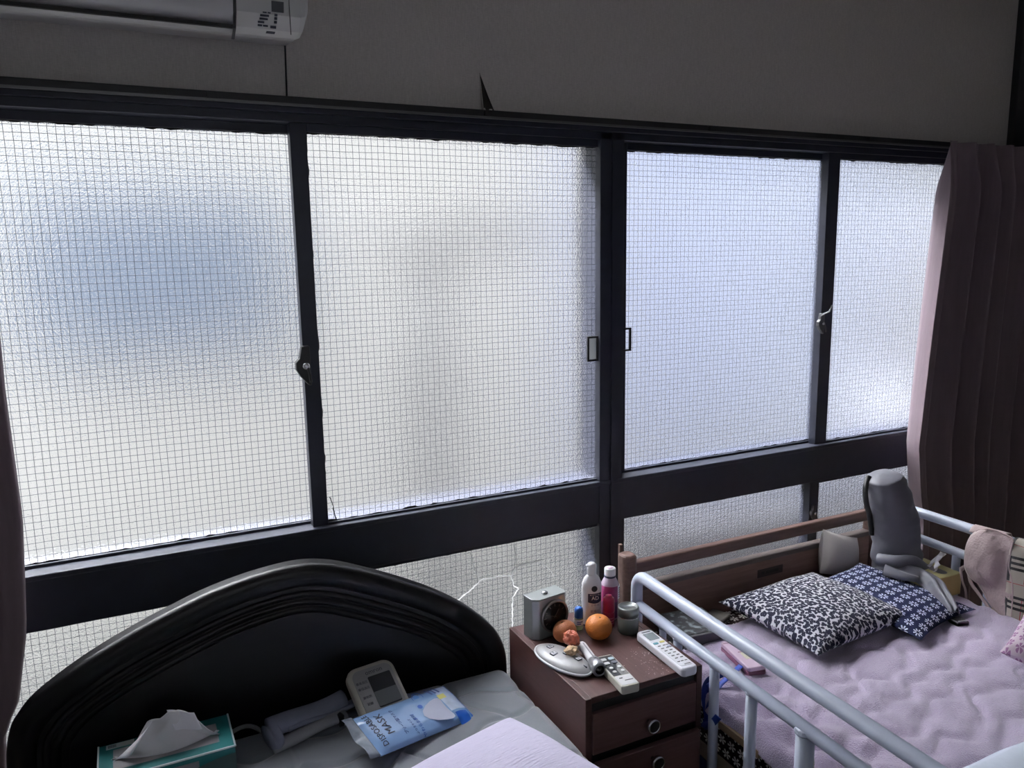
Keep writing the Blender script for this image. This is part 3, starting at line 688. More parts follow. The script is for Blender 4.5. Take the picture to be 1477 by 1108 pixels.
# ---- oval silver remote, torch, mandarin peel pieces
ov = thing('oval_remote', (-.470, -.521, NZ), 'silver oval remote with square marked keys on the nightstand', 'remote', rz=R(13))
m = MB(); A, B_ = .040, .086
def ovl(s, z, n=48, k=1.0): return [(A*s*math.cos(2*math.pi*i/n)*(1+.06*math.sin(2*math.pi*i/n)), B_*s*math.sin(2*math.pi*i/n), z) for i in range(n)]
rings = [ovl(.93, 0), ovl(1, .004), ovl(1, .009), ovl(.96, .012), ovl(.9, .0155), ovl(.7, .0205), ovl(.4, .0235), ovl(.05, .0245)]
for r_ in rings: m.v += r_
for i in range(len(rings)-1):
    for j in range(48): a = i*48+j; b = i*48+(j+1) % 48; m.f.append((a, b, b+48, a+48))
m.f.append(tuple(range(48))[::-1]); m.f.append(tuple((len(rings)-1)*48+j for j in range(48)))
m.build('body', P('worn_silver_shell', (.30, .30, .31), .42, .25, var=.12), ov, smooth=True)
rm = MB(); rm.tube([Vector(p) for p in ovl(1.005, .008)]+[Vector(ovl(1.005, .008)[0])], .0028, 8, cap=False); rm.build('clear_rim', P('clear_rim_plastic', (.62, .63, .66), .15), ov, smooth=True)
for s_, (x, y) in (('本', (.0, .044)), ('え', (-.016, .014)), ('こ', (.006, -.006)), ('ト', (.012, -.040))):
    r2 = (x/A)**2+(y/B_)**2; z = .0246-.0085*r2
    mm = T(x, y, z) @ RX(R(y*40)) @ RY(R(x*250))
    k = MB().prism(rpoly(.0150, .0135, .002, 3), 0, .0016, mm).build('key', INK, ov)
    MB().prism(rpoly(.0118, .0103, .0015, 3), .0016, .0020, mm).build('key_cap', P('pale_key', (.55, .56, .58), .4), k)
    txt(s_, .010, INK, k, mm @ T(0, 0, .0022))
MB().box((.004, -.074, .0145), (.007, -.060, .0195), RX(0)).build('slot_mark', INK, ov, bevel=.001)
to = thing('pocket_torch', (-.416, -.556, NZ), 'white and silver pocket torch lying beside the oval remote', 'torch', rz=R(-11))
to.scale = (1.15, 1.1, 1.15)
TM = T(0, 0, .0145) @ RX(R(90))
disc('barrel', [(.0, -.055), (.0085, -.055), (.0095, -.050), (.0095, .012), (.0105, .014)], TM, WHITEP, to, 24)
disc('head', [(.0105, .014), (.0125, .020), (.0132, .030), (.0145, .034), (.0145, .052), (.0130, .054), (.0095, .054), (.0090, .050), (.0, .048)], TM, P('dark_silver_head', (.38, .39, .42), .28, .7), to, 28)
disc('lens', [(.0092, .0500), (.0092, .0545), (0, .0545)], TM, P('dark_lens', (.01, .01, .012), .15), to, 24)
MB().prism(rpoly(.005, .009, .002, 3, 0, -.024), .0265, .0285).build('switch', P('grey_switch', (.3, .3, .33), .4), to)
MB().box((-.0012, -.012, .0236), (.0012, .045, .0246)).build('barrel_groove', P('grey_switch', (.3, .3, .33), .4), to)
def lump(name, loc, sx, sy, sz, mat, label, seed, rz=0, amp=.25):
    bm = bmesh.new(); bmesh.ops.create_icosphere(bm, subdivisions=4, radius=1)
    for v in bm.verts:
        d = 1+amp*noise.noise(v.co*2.1+Vector((seed, 0, 0)))+.12*noise.noise(v.co*7+Vector((seed, 2, 0))); v.co = Vector((v.co.x*sx*d, v.co.y*sy*d, v.co.z*sz*d))
    me = bpy.data.meshes.new(name); bm.to_mesh(me); bm.free()
    o = link(name, me, mat, smooth=True); o.location = loc; o.rotation_euler.z = rz; return tag(o, label, 'fruit')
lump('mandarin_segments', (-.432, -.497, NZ+.040), .0155, .021, .019, P('juicy_segments', (.42, .10, .055), .35, var=.75, vs_=120, bump=.6, bs=220), 'peeled reddish mandarin segments with white pith on the oval remote', 2.3, .3)
lump('mandarin_peel_scrap', (-.452, -.529, NZ+.030), .0165, .0155, .009, P('dry_peel_inside', (.52, .36, .22), .7, var=.45, vs_=140, bump=.8, bs=260), 'curled pale yellow peel scrap lying on the oval remote', 5.1, .9, .4)

# ---- remotes
def remote(name, pts_px, zt, h, label, mat, bev):
    q = [atz(x, y, zt) for x, y in pts_px]   # TL, TR, BR, BL
    c = sum(q, Vector())/4; ax = ((q[0]+q[1])-(q[2]+q[3])).normalized(); L_ = ((q[0]-q[3]).length+(q[1]-q[2]).length)/2; W_ = ((q[0]-q[1]).length+(q[2]-q[3]).length)/2
    t = thing(name, (c.x, c.y, NZ), label, 'remote', rz=math.atan2(ax.y, ax.x)-math.pi/2)
    MB().prism(rpoly(W_, L_, bev*2.2, 5), 0, h).build('body', mat, t, bevel=bev, segs=3, smooth=False)
    return t, W_, L_
r1, W1, L1 = remote('ac_remote', [(916, 913), (938, 907), (1008, 962), (985, 967)], NZ+.02, .022, 'white air conditioner remote with small screen beside the bed rail', P('white_remote', (.74, .74, .82), .35), .0055)
MB().prism(rpoly(W1*.78, L1*.90, .006), .0221, .0226, T(0, .004, 0)).build('face_plate', P('pale_face_plate', (.70, .71, .76), .4), r1)
MB().prism(rpoly(W1*.66, .033, .002), .0227, .0232, T(0, L1*.5-.038, 0)).build('screen', P('lcd_grey', (.17, .20, .21), .25), r1)
MB().prism(rpoly(.024, .0035, .001, 2, 0, L1*.5-.014), .0227, .0231).build('printed_mark', INK, r1)
def keyrow(t, pts, w, h, z, mat, name='button'):
    for x, y in pts: MB().prism(rpoly(w, h, min(w, h)*.3, 3, x, y), z, z+.0008).build(name, mat, t)
G_ = P('grey_print', (.16, .16, .17), .6)
keyrow(r1, [(-.010, .026)], .013, .008, .0227, P('teal_button', (.10, .30, .36), .4)); keyrow(r1, [(.009, .028)], .013, .007, .0227, P('yellow_button', (.60, .52, .14), .4))
for i in range(6):
    yy = .012-.0125*i
    for x in (-.010, .004, .013)[:(3 if i < 2 else 2)]: keyrow(r1, [(x+.001*i, yy)], .0075, .0026, .0227, G_, 'printed_mark')
keyrow(r1, [(.012, .004)], .010, .005, .0227, P('blue_grey_button', (.40, .45, .58), .4))
for x in (-.010, .0, .010): keyrow(r1, [(x, -.066)], .007, .002, .0227, G_, 'printed_mark')
keyrow(r1, [(.004, -.080)], .016, .0012, .0227, G_, 'printed_mark')
r2, W2, L2 = remote('light_remote', [(857, 948), (882, 943), (923, 985), (898, 992)], NZ+.02, .02, 'beige remote with black key field at the front edge of the nightstand', P('beige_remote', (.50, .49, .43), .42), .003)
MB().prism([(-W2*.43, L2*.46), (W2*.43, L2*.46), (W2*.43, L2*.30), (0, -.002), (0, -L2*.17), (-W2*.43, -L2*.17)], .0201, .0206).build('key_field', P('black_key_field', (.012, .014, .018), .3), r2)
MB().prism([(W2*.43, L2*.30), (W2*.43, -L2*.17), (0, -L2*.17), (0, -.002)], .0201, .0206).build('key_field', P('grey_key_field', (.21, .21, .21), .4), r2)
MB().prism(rpoly(W2*.86, L2*.27, .003, 3, 0, -L2*.325), .0201, .0206).build('face_plate', P('pale_face_plate2', (.66, .66, .68), .4), r2)
BTN = P('pale_button', (.62, .63, .64), .4)
for x, y, mt in ((-.009, .047, BTN), (.010, .047, P('ice_blue_button', (.46, .58, .66), .4)), (-.009, .030, BTN), (.010, .030, P('slate_button', (.14, .15, .19), .4))): MB().prism(rpoly(.0135, .010, .003, 3, x, y), .0206, .0222).build('button', mt, r2)
for x, y in ((-.009, .008), (.011, .008), (-.009, -.009), (.011, -.009)): MB().lathe([(.0050, .0206), (.0050, .0216), (.0042, .0226), (0, .0228)], 16, (x, y, 0)).build('button', BTN, r2)
keyrow(r2, [(-.008, -.036)], .008, .003, .0206, G_, 'printed_mark'); keyrow(r2, [(.006, -.047)], .020, .0016, .0206, G_, 'printed_mark')

# ------------------------------------------------------------------ things on the left bed
BZ = .446
# tissue box
q = [atz(x, y, .515) for x, y in ((142, 1078), (328, 1030), (347, 1078))]
ax = (q[1]-q[0]); Lb = ax.length; Db = .125; ang = math.atan2(ax.y, ax.x); c = (q[0]+q[1])/2 + Vector((math.sin(ang), -math.cos(ang), 0))*Db/2
TEAL = P('teal_printed_card', (.008, .155, .165), .4, var=.25, vs_=9)
tb = thing('tissue_box', (c.x, c.y, BZ), 'teal tissue box with a white tissue on the grey mattress', 'tissue box', rz=ang)
hb_ = .515-BZ
MB().box((-Lb/2, -Db/2, 0), (Lb/2, Db/2, hb_)).build('carton', TEAL, tb, bevel=.0015)
WC = P('white_card_edge', (.6, .66, .68), .5)
m = MB(); e = .0016
m.box((-Lb/2-e, -Db/2-e, hb_-.002), (Lb/2+e, -Db/2+e, hb_+.0012)); m.box((-Lb/2-e, -Db/2, hb_-.002), (-Lb/2+e, Db/2, hb_+.0012)); m.box((Lb/2-e, -Db/2, hb_-.002), (Lb/2+e, Db/2, hb_+.0012))
m.build('fold_edges', WC, tb)
MB().box((-Lb/2+.01, -Db/2-.0012, .0), (Lb/2-.07, -Db/2, hb_-.012)).build('grey_print', P('grey_silver_print', (.22, .23, .24), .4), tb)
m = MB(); m.grid(16, 2, lambda u, v: (-.02+(Lb/2+.02)*u, -Db/2-.0016, (hb_-.014)*(1-v)*(math.sin(u*1.5)**.6 if u > 0 else 0)+.0)); m.build('leaf_print', P('green_grey_print', (.06, .11, .11), .5), tb)
MB().prism(rpoly(.052, .016, .001, 2, -Lb/2+.040, Db/2-.012), hb_, hb_+.0006).build('barcode_patch', WC, tb)
for k in range(7): MB().box((-Lb/2+.018+k*.0022, Db/2-.017, hb_+.0006), (-Lb/2+.0192+k*.0022, Db/2-.007, hb_+.0009)).build('barcode_bar', INK, tb)
FILM = P('grey_clear_film', (.36, .35, .37), .25, spec=.6)
m = MB(); m.grid(24, 8, lambda u, v: (-.098+.196*u, -.036+.072*v, hb_+.0008+.002*math.sin(u*math.pi)*math.sin(v*math.pi)) if True else None); m.build('slot_film', FILM, tb, smooth=True)
# the tissue: two gathered sheets rising out of the slot
TIS = P('soft_white_tissue', (.90, .89, .96), .9, bump=.2, bs=120)
TISG = P('grey_film_skirt', (.78, .76, .80), .5, var=.1)
def peak(u): return lerp([(0, .0), (.1, .014), (.22, .040), (.33, .066), (.45, .070), (.53, .084), (.62, .079), (.75, .058), (.88, .026), (1, .0)], u)
m = MB(); m.grid(40, 16, lambda u, v: (-.096+.192*u+.006*math.sin(9*v), .010-.020*v - .030*(1-v)*math.sin(u*math.pi)**.7*1.2*(1 if True else 0)+.008*math.sin(u*17+2*v)*(v) , hb_+.001+peak(u)*v)); m.build('tissue_film', TISG, tb, smooth=True, solid=.0008)
m = MB(); m.grid(14, 10, lambda u, v: (-.068+.034*u+.012*v-.03*(1-v), -.014-.016*(1-v)+.003*math.sin(u*6), hb_+.012+(peak(.15+.17*u)-.005)*(.15+.86*v))); m.build('tissue', TIS, tb, smooth=True, solid=.0008)
m = MB(); m.grid(14, 10, lambda u, v: (.006+.050*u+.012*(1-v), -.012-.012*(1-v)+.003*math.sin(u*6), hb_+.044+(.042-.02*u)*v-.012*u*(1-v))); m.build('tissue', TIS, tb, smooth=True, solid=.0008)
# blood pressure monitor leaning on the headboard
bp = thing('blood_pressure_monitor', (-.862, -.420, BZ+.004), 'beige blood pressure monitor leaning on the black headboard', 'monitor', rx=R(34), rz=R(9))
BEI = P('warm_beige_plastic', (.44, .42, .37), .45)
MB().prism(rpoly(.118, .146, .026, 8, 0, .073), 0, .024).build('body', BEI, bp, bevel=.006, segs=3)
MB().prism(rpoly(.098, .126, .018, 8, .001, .072), .0241, .0252).build('face_plate', P('grey_face_plate', (.30, .30, .305), .45), bp)
MB().prism(rpoly(.056, .078, .003, 3, .014, .074), .0253, .0262).build('display', P('dark_lcd', (.018, .020, .028), .2), bp)
MB().prism(rpoly(.056, .036, .002, 3, .014, .056), .0263, .0266).build('display_field', P('grey_lcd_panel', (.10, .11, .12), .3), bp)  # lighter grey field on the lower display
txt('omron', .0155, INK, bp, T(.006, .124, .0255), spacing=1.0)
for k, (s_, y) in enumerate((('最高血圧', .110), ('最低血圧', .096), ('脈拍数', .074), ('記録', .057))): txt(s_, .0072, INK, bp, T(-.031, y-.006, .0255))
# arm cuff and its hose
CUF = P('slate_nylon_cuff', (.20, .215, .29), .65, var=.15, vs_=40, bump=.2, bs=500)
cu = thing('arm_cuff', (-1.02, -.348, BZ), 'rolled slate grey arm cuff lying beside the blood pressure monitor', 'cuff', rz=R(14))
def roll(name, x0, x1, cy, cz, ry, rz_, tail, mat, seed):
    m = MB(); n = 26
    def fn(u, v):
        a = v*math.pi*2*1.0; x = x0+(x1-x0)*u
        k = 1+.06*noise.noise(Vector((u*3, math.cos(a), seed)))
        return (x, cy+ry*k*math.cos(a), cz+rz_*k*math.sin(a)+(.004*math.sin(u*5+seed)))
    m.grid(14, n, fn); n1 = n+1
    m.f.append(tuple(range(n))); m.f.append(tuple(14*n1+j for j in range(n))[::-1])
    return m.build(name, mat, cu, smooth=True)
roll('cuff_roll', -.095, .085, .012, .034, .024, .021, 0, CUF, 1.2)
roll('cuff_flap', -.10, .072, -.018, .013, .018, .0125, 0, P('grey_nylon_cuff', (.30, .31, .34), .7, bump=.2, bs=500), 4.2)
roll('cuff_edge', -.104, -.082, -.003, .024, .036, .0225, 0, CUF, 2.2)
MB().box((.048, -.038, .0), (.062, .002, .0275)).build('cuff_strap', DARKP, cu, bevel=.003)
roll('cuff_fold', -.06, .10, -.006, .028, .012, .007, 0, CUF, 7.2)
m = MB(); m.tube([(v.x, v.y, v.z) for v in crs([(-1.115, -.352, BZ+.012), (-1.14, -.318, BZ+.024), (-1.165, -.302, BZ+.022), (-1.20, -.305, BZ+.012), (-1.24, -.325, BZ+.006)], 8)], .0048, 10)
m.build('air_hose', P('grey_rubber_hose', (.17, .17, .175), .5), cu, world=True, smooth=True)
# mask packet
mk_q = [atz(x, y, z) for x, y, z in ((513, 1028, .512), (655, 982, .478), (668, 1030, .460), (541, 1087, .486))]
mc = sum(mk_q, Vector())/4; axm = ((mk_q[1]+mk_q[2])-(mk_q[0]+mk_q[3])); angm = math.atan2(axm.y, axm.x); Lm = axm.length/2; ay_ = ((mk_q[0]+mk_q[1])-(mk_q[2]+mk_q[3])); Wm = ay_.length/2
mx_ = axm.normalized(); mn_ = mx_.cross(ay_.normalized()).normalized(); my_ = mn_.cross(mx_)
mrot = Matrix(((mx_.x, my_.x, mn_.x), (mx_.y, my_.y, mn_.y), (mx_.z, my_.z, mn_.z))).to_euler()
mp_ = thing('mask_packet', (mc.x, mc.y, mc.z-.014), 'light blue plastic packet of disposable masks on the grey mattress', 'packet', rz=angm); mp_.rotation_euler = mrot
BLU = P('glossy_light_blue_film', (.22, .36, .62), .16, var=.08, vs_=14, bump=.12, bs=25, coat=.4)
def mz(x, y): 
    ex = min(1, (Lm/2-abs(x))/.03); ey = min(1, (Wm/2-abs(y))/.03); return .003+.014*max(0, ex)**.5*max(0, ey)**.5+.0012*noise.noise(Vector((x*40, y*40, 0)))
def mskin(name, x0, x1, y0, y1, mat, dz, nu=28, nv=18):
    m = MB(); m.grid(nu, nv, lambda u, v: (x0+(x1-x0)*u, y0+(y1-y0)*v, mz(x0+(x1-x0)*u, y0+(y1-y0)*v)+dz)); return m.build(name, mat, mp_, smooth=True)
pk_ = mskin('film', -Lm/2, Lm/2, -Wm/2, Wm/2, BLU, 0, 40, 26)
m = MB(); m.grid(20, 14, lambda u, v: (-Lm/2+Lm*u, -Wm/2+Wm*v, .0008+.0*(u))); m.build('film_back', BLU, mp_)
m = MB()
for sgn in (-1, 1): m.grid(20, 1, lambda u, v, s=sgn: (-Lm/2+Lm*u, s*Wm/2, .0008+(mz(-Lm/2+Lm*u, s*Wm/2)-.0008)*v))
m.build('film_side', BLU, mp_)
m = MB(); m.grid(10, 10, lambda u, v: (-Lm/2-.026*u, -Wm/2+Wm*v, .004+.006*u*math.sin(v*9)+.004*v)); m.build('clear_flap', P('clear_grey_flap', (.20, .23, .28), .12, var=.4, vs_=50, bump=.3, bs=60, coat=.5), mp_, smooth=True, solid=.0006)
PBL = P('strong_blue_print', (.015, .10, .46), .35); PNV = P('navy_print', (.05, .08, .25), .5)
mskin('blue_edge', Lm/2-.006, Lm/2, -Wm/2, Wm/2, PBL, .0006, 2, 18)
mskin('pale_header', Lm/2-.050, Lm/2-.006, -.03, Wm/2-.004, P('pale_header_print', (.42, .50, .66), .3, var=.3, vs_=60), .0005, 8, 18)
mskin('maker_mark', Lm/2-.044, Lm/2-.012, -.066, -.036, PBL, .0007, 4, 4)
mskin('yellow_seal', Lm/2-.052, Lm/2-.032, .012, .026, P('yellow_seal', (.55, .52, .15), .4), .0008, 3, 3)
def mtxt(s_, size, x, y, mat, rz=R(90), **k):
    o = txt(s_, size, mat, mp_, Matrix(), **k)
    for v in o.data.vertices:
        p_ = RZ(rz) @ v.co; v.co = Vector((p_.x+x, p_.y+y, mz(p_.x+x, p_.y+y)+.0009+v.co.z))
    return o
mtxt('DISPOSABLE', .0215*Wm/.150, -Lm/2+.022, .0, INK, spacing=1.05)
mtxt('MASK', .032*Wm/.150, -Lm/2+.047, .004, INK, spacing=1.02)
mtxt('プリーツ型マスク', .0095, -Lm/2+.080, -.004, PNV)
mtxt('やわらか素材', .0105, -Lm/2+.118, -.030, PBL)
mtxt('ふつうサイズ', .0072, -Lm/2+.103, -.030, PNV)
for k in range(3): mskin('small_print', Lm/2-.060+.010*k, Lm/2-.055+.010*k, .034, .064, PNV, .0009, 2, 6)
def mring(x, y, r0, r1, mat, name):
    m = MB(); m.grid(28, 1, lambda u, v: (x+(r0+(r1-r0)*v)*math.cos(u*2*math.pi), y+(r0+(r1-r0)*v)*math.sin(u*2*math.pi), mz(x, y)+.0012)); m.build(name, mat, mp_)
mring(-Lm/2+.165, .042, .0135, .0150, PBL, 'badge_ring'); mring(-Lm/2+.163, .045, .0, .008, P('mid_blue_print', (.06, .22, .58), .4), 'badge_mark')
mring(-Lm/2+.150, .012, .0, .0062, PBL, 'shield_mark')
m = MB(); m.grid(16, 10, lambda u, v: (-Lm/2+.185+(.032*math.cos(u*2*math.pi)-.012*math.cos(4*math.pi*u))*v, -.016+.036*math.sin(u*2*math.pi)*v, mz(-Lm/2+.185, -.016)+.0008+.002*(1-v))); m.build('mask_picture', P('pale_mask_print', (.42, .45, .60), .35), mp_, smooth=True)
# pillow with crinkled cover at the bottom edge
pq = [atz(x, y, .50) for x, y in ((735, 1033), (600, 1108), (845, 1108))]
pa = math.atan2((pq[0]-pq[1]).y, (pq[0]-pq[1]).x)
CRK = P('crinkled_lavender_cotton', (.62, .58, .76), .9, var=.05, bump=.9, bs=110, stretch=(.35, 2.2, 1), sheen=.2)
pl = thing('pillow', (pq[0].x, pq[0].y, BZ), 'pale lavender crinkled cotton pillow on the grey mattress', 'pillow', rz=pa)
def cushion(name, w, d, h, mat, par, nu=40, nv=40, pinch=.25, ox=0, oy=0, oz=0, sag=0, seed=0, wob=.004, pw=.55):
    m = MB()
    def surf(sgn):
        def fn(u, v):
            a, b = 2*u-1, 2*v-1
            e = max(0, (1-a*a))**pw*max(0, (1-b*b))**pw
            x = w/2*a*(1-pinch*.22*(1-abs(b)**2)*a*a*1.0); y = d/2*b*(1-pinch*.22*(1-abs(a)**2)*b*b)
            z = sgn*h/2*e + (wob*noise.noise(Vector((x*9, y*9, seed+sgn))) if sgn > 0 else 0)*e**.3
            return (ox+x, oy+y, oz+max(z, -h*.5)+sag*a*a)
        return fn
    m.grid(nu, nv, surf(1), lambda u, v: (w*u, d*v)); uv = m.uv
    m.grid(nu, nv, surf(-1), lambda u, v: (w*u, d*v), flip=True); m.uv = uv+m.uv
    return m.build(name, mat, par, smooth=True)
cushion('cover', .46, .62, .10, CRK, pl, 60, 60, .08, -.23, -.31, .045, pw=.22)

# ------------------------------------------------------------------ care bed
CW = wood('care_bed_wood', (.095, .055, .047), (.175, .108, .094), .4, (1, 12, 12), 6)
cb = thing('care_bed', (.37, -1.3, 0), 'wooden care bed with slatted headboard behind the white rails', 'bed')
W = dict(world=True, bevel=.003)
CY = -.25
hbp = MB().box((-.085, CY-.012, .18), (.87, CY+.012, .548)).build('headboard', wood('lightened_panel_wood', (.20, .118, .098), (.30, .19, .165), .4, (1, 12, 12), 6), cb, **W)  # panel wood coloured lighter to make up for its unlit front
MB().box((-.085, CY-.016, .540), (.87, CY+.016, .556)).build('cap_strip', wood('worn_cap_wood', (.11, .085, .08), (.17, .14, .135), .5, (1, 12, 12), 6), hbp, **W)
MB().box((-.085, CY-.013, .592), (.87, CY+.013, .628)).build('top_rail', CW, hbp, world=True, bevel=.006, segs=3)
for x in (-.105, .885): MB().prism(rpoly(.045, .05, .018, 5, x, CY), 0, .655).build('post', CW, hbp, world=True, bevel=.01, segs=3)
MB().prism(rpoly(.010, .012, .002, 3, -.108, CY+.030), .60, .672).build('post_hook', CW, hbp, world=True)
pbd = aty(1111, 824, CY-.0125)
for k, (xa, xb) in enumerate(((-.036, -.024), (-.018, .034))): MB().box((pbd.x+xa, CY-.0129, pbd.z-.005), (pbd.x+xb, CY-.0124, pbd.z+.005)).build('badge_mark', P('dark_badge', (.03, .022, .02), .5), hbp, world=True)
MB().box((pbd.x-.052, CY-.0124, pbd.z-.013), (pbd.x+.052, CY-.012, pbd.z+.013)).build('badge_plate', P('badge_wood', (.055, .036, .032), .4), hbp, world=True)
FLW = flower_cloth('brown_flower_cloth', (.030, .016, .018), (.72, .70, .68), .034, 6, .40, .06, .30)
mt = pad('mattress', -.118, .856, -2.2, -.268, .428, .14, .02, FLW, lambda x, y: 0, cb, 20, 30)
MB().box((-.118, -2.22, .20), (.856, -.268, .285)).build('bed_frame', P('cream_bed_frame', (.30, .25, .19), .5), cb, **W)
for x in (-.08, .82):
    for y in (-2.1, -.40): MB().box((x-.03, y-.03, 0), (x+.03, y+.03, .2)).build('leg', P('cream_bed_frame', (.30, .25, .19), .5), cb, world=True)
# lavender pad
LAV = P('lavender_fleece', (.49, .405, .575), .95, var=.10, vs_=160, bump=1.0, bs=300, sheen=.6)
def lav_h(x, y):
    d = 9
    for k in range(-9, 34):
        c = -.32-.075*k + .42*(x-.35)*.55 + .014*math.sin(x*27+k*2.4)+.010*math.sin(x*61+k)+.03*noise.noise(Vector((x*6, k*.7, 2)))
        d = min(d, abs(y-c))
    w = .0085*(1-math.exp(-(d/.018)**2))
    wr = .010*math.sin((y+.55*x)*46+2.5*math.sin(x*9))*math.exp(-((x+.10)/.13)**2)*(1 if y < -.5 else max(0, (-.42-y)/.08))
    wr += .007*math.sin((x*.9+y*.5)*38)*math.exp(-((x-.72)/.16)**2-((y+1.05)/.22)**2)
    return w+wr+.008*noise.noise(Vector((x*5, y*5, 4)))
lv = MB(); X0, X1, Y0, Y1 = -.215, .945, -2.15, -.385
def lav(u, v):
    s = X0+(X1-X0)*u; y = Y0+(Y1-Y0)*v
    yb = y
    # the pad edge bulges over the mattress side and hangs down a little
    xl, xr, z = -.128, .862, .443
    hang_l = lerp([(-2.15, .045), (-1.15, .034), (-.95, .020), (-.85, .010), (-.72, .004), (-.62, .0), (-.385, .0)], y)
    if s < xl:
        t = (xl-s)/(xl-X0); L_ = .025+hang_l; a = min(t*1.6, 1)*math.pi/2
        x = xl-.016*math.sin(a)-.004*t; zz = z-.014*(1-math.cos(a))-max(0, t-.35)*L_*1.5*(1+.15*math.sin(y*24))
        x += .006*math.sin(y*31)*t
    elif s > xr:
        t = (s-xr)/(X1-xr); a = min(t*1.6, 1)*math.pi/2; x = xr+.012*math.sin(a); zz = z-.014*(1-math.cos(a))-max(0, t-.4)*.06
    else: x = s; zz = z
    # back corner near the nightstand is drawn in
    y2 = y
    if v > .85: y2 = y - (v-.85)/.15*.09*max(0, min(1, (.14-s)/.3)) + (v-.85)/.15*.05*max(0, min(1, (s-.2)/.3))
    edge = min(1, (1-v)*30)
    return (x, y2, zz+lav_h(x, y)*(1 if xl < s < xr else .5) - .010*(1-edge))
lv.grid(190, 300, lav)
tag(lv.build('mattress_pad', LAV, smooth=True, solid=.006), 'lavender quilted fleece pad spread over the care bed', 'mattress pad')
# rails
RB = P('pale_blue_grey_paint', (.50, .55, .68), .28, coat=.2)
def side_rail(name, x, y0, y1, label, x_end):
    t = thing(name, (x, y0, .3), label, 'bed rail')
    k = (x_end-x)/(y1-y0); X = lambda y: x+k*(y-y0)
    m = MB(); zt, zl = .66, .578
    pts = [(X(y0), y0, .40), (X(y0), y0, zt-.035)]
    for i in range(1, 7): a = R(90*i/6); pts.append((X(y0), y0-.035*(1-math.cos(a)), zt-.035+.035*math.sin(a)))
    for i in range(1, 9): yy = y0-.035+(y1-y0+.035)*i/8; pts.append((X(yy), yy, zt))
    m.tube(pts, .0155, 14); m.build('top_tube', RB, t, world=True, smooth=True)
    m = MB().tube([(X(y0), y0, zl), (X(y0-.2), y0-.2, zl-.004), (X(y1), y1, zl-.012)], .0140, 14); m.build('lower_tube', RB, t, world=True, smooth=True)
    return t, X
nr, X = side_rail('bed_rail', -.172, -.392, -1.9, 'pale blue-grey tubular bed rail between the nightstand and the care bed', -.228)
for y, r_, b in ((-.512, .009, .36), (-.575, .011, .36), (-.715, .0115, .25), (-.838, .0125, .25), (-.992, .0185, .25), (-1.14, .0125, .25), (-1.29, .0125, .25), (-1.44, .0125, .25)):
    p_ = MB().tube([(X(y), y, b), (X(y), y, .573)], r_, 14).build('post', RB, nr, world=True, smooth=True)
    MB().lathe([(r_*1.12, .562), (r_*1.18, .566), (r_*1.05, .572)], 14, (X(y), y, 0)).build('collar', P('grey_collar', (.42, .46, .58), .4), p_, world=False).matrix_parent_inverse = Matrix()
st = MB(); xx = X(-.992)
st.grid(8, 1, lambda u, v: (xx+.0189*math.cos(R(-75+60*u)), -.992+.0189*math.sin(R(-75+60*u)), .455+.055*v)); st.build('rating_sticker', P('pale_sticker', (.50, .50, .48), .5), nr, world=True)
for k in range(5):
    st = MB(); st.grid(4, 1, lambda u, v: (xx+.0193*math.cos(R(-65+40*u)), -.992+.0193*math.sin(R(-65+40*u)), .460+k*.010+.003*v)); st.build('sticker_print', G_, nr, world=True)
fr, X2 = side_rail('bed_rail', .895, -.35, -1.9, 'pale blue-grey tubular bed rail on the curtain side of the care bed', .89)
for y in (-.55, -.655, -.80, -.95, -1.1): MB().tube([(X2(y), y, .25), (X2(y), y, .573)], .012, 12).build('post', RB, fr, world=True, smooth=True)
# ------------------------------------------------------------------ things on the care bed
CZ = .452
LEO = leopard('leopard_print_cloth')
le = thing('cushion', (.362, -.500, CZ), 'black and white leopard print cushion on the lavender pad', 'cushion', rz=R(4), rx=R(1))
cushion('cover', .405, .350, .105, LEO, le, 44, 44, .5, 0, 0, .036, pw=.5, seed=3)
nv_ = thing('cushion', (.612, -.535, CZ), 'navy cushion with white flowers partly under the leopard cushion', 'cushion', rz=R(9), rx=R(4))
cushion('cover', .30, .36, .06, flower_cloth('navy_flower_cloth', (.005, .008, .034), (.60, .63, .74), .036, 8, .38, .12, .38), nv_, 36, 36, .4, 0, 0, .032, pw=.5, seed=8)
cc = thing('cushion', (.66, -.315, CZ), 'plain cream cushion tucked behind the grey bolster', 'cushion', rz=R(0), rx=R(75), ry=R(20))
cushion('cover', .17, .14, .09, P('cream_cotton', (.40, .37, .36), .9, bump=.2, bs=200), cc, 24, 24, .3, 0, .07, 0, pw=.5)
# grey bolster with strap tail
GS = P('grey_satin', (.105, .105, .130), .5, var=.12, vs_=25, bump=.3, bs=40, sheen=.1)
bo = thing('bolster', (.80, -.43, CZ), 'upright grey satin bolster cushion with a trailing tail and black buckle', 'cushion')
m = MB(); path = crs([(.752, -.385, .800), (.757, -.385, .782), (.768, -.388, .75), (.79, -.395, .69), (.803, -.40, .62), (.812, -.405, .54), (.815, -.41, .485), (.815, -.41, .462)], 6)
rad = [lerp([(0, .004), (.04, .034), (.10, .054), (.25, .064), (.5, .068), (.75, .074), (.93, .070), (1, .05)], i/(len(path)-1)) for i in range(len(path))]
m.tube(path, rad, 32)
for i, v in enumerate(m.v):
    p_ = Vector(v); d = .007*noise.noise(p_*22)+.005*noise.noise(Vector((p_.x*10, p_.y*10, p_.z*70))); m.v[i] = (p_.x+d, p_.y-d, p_.z+d*.5)
m.build('roll', GS, bo, world=True, smooth=True, subsurf=1)
m = MB(); tp = crs([(.72, -.455, .535), (.735, -.500, .528), (.765, -.530, .520), (.762, -.575, .512), (.735, -.615, .508), (.715, -.655, .497), (.700, -.690, .478)], 8)
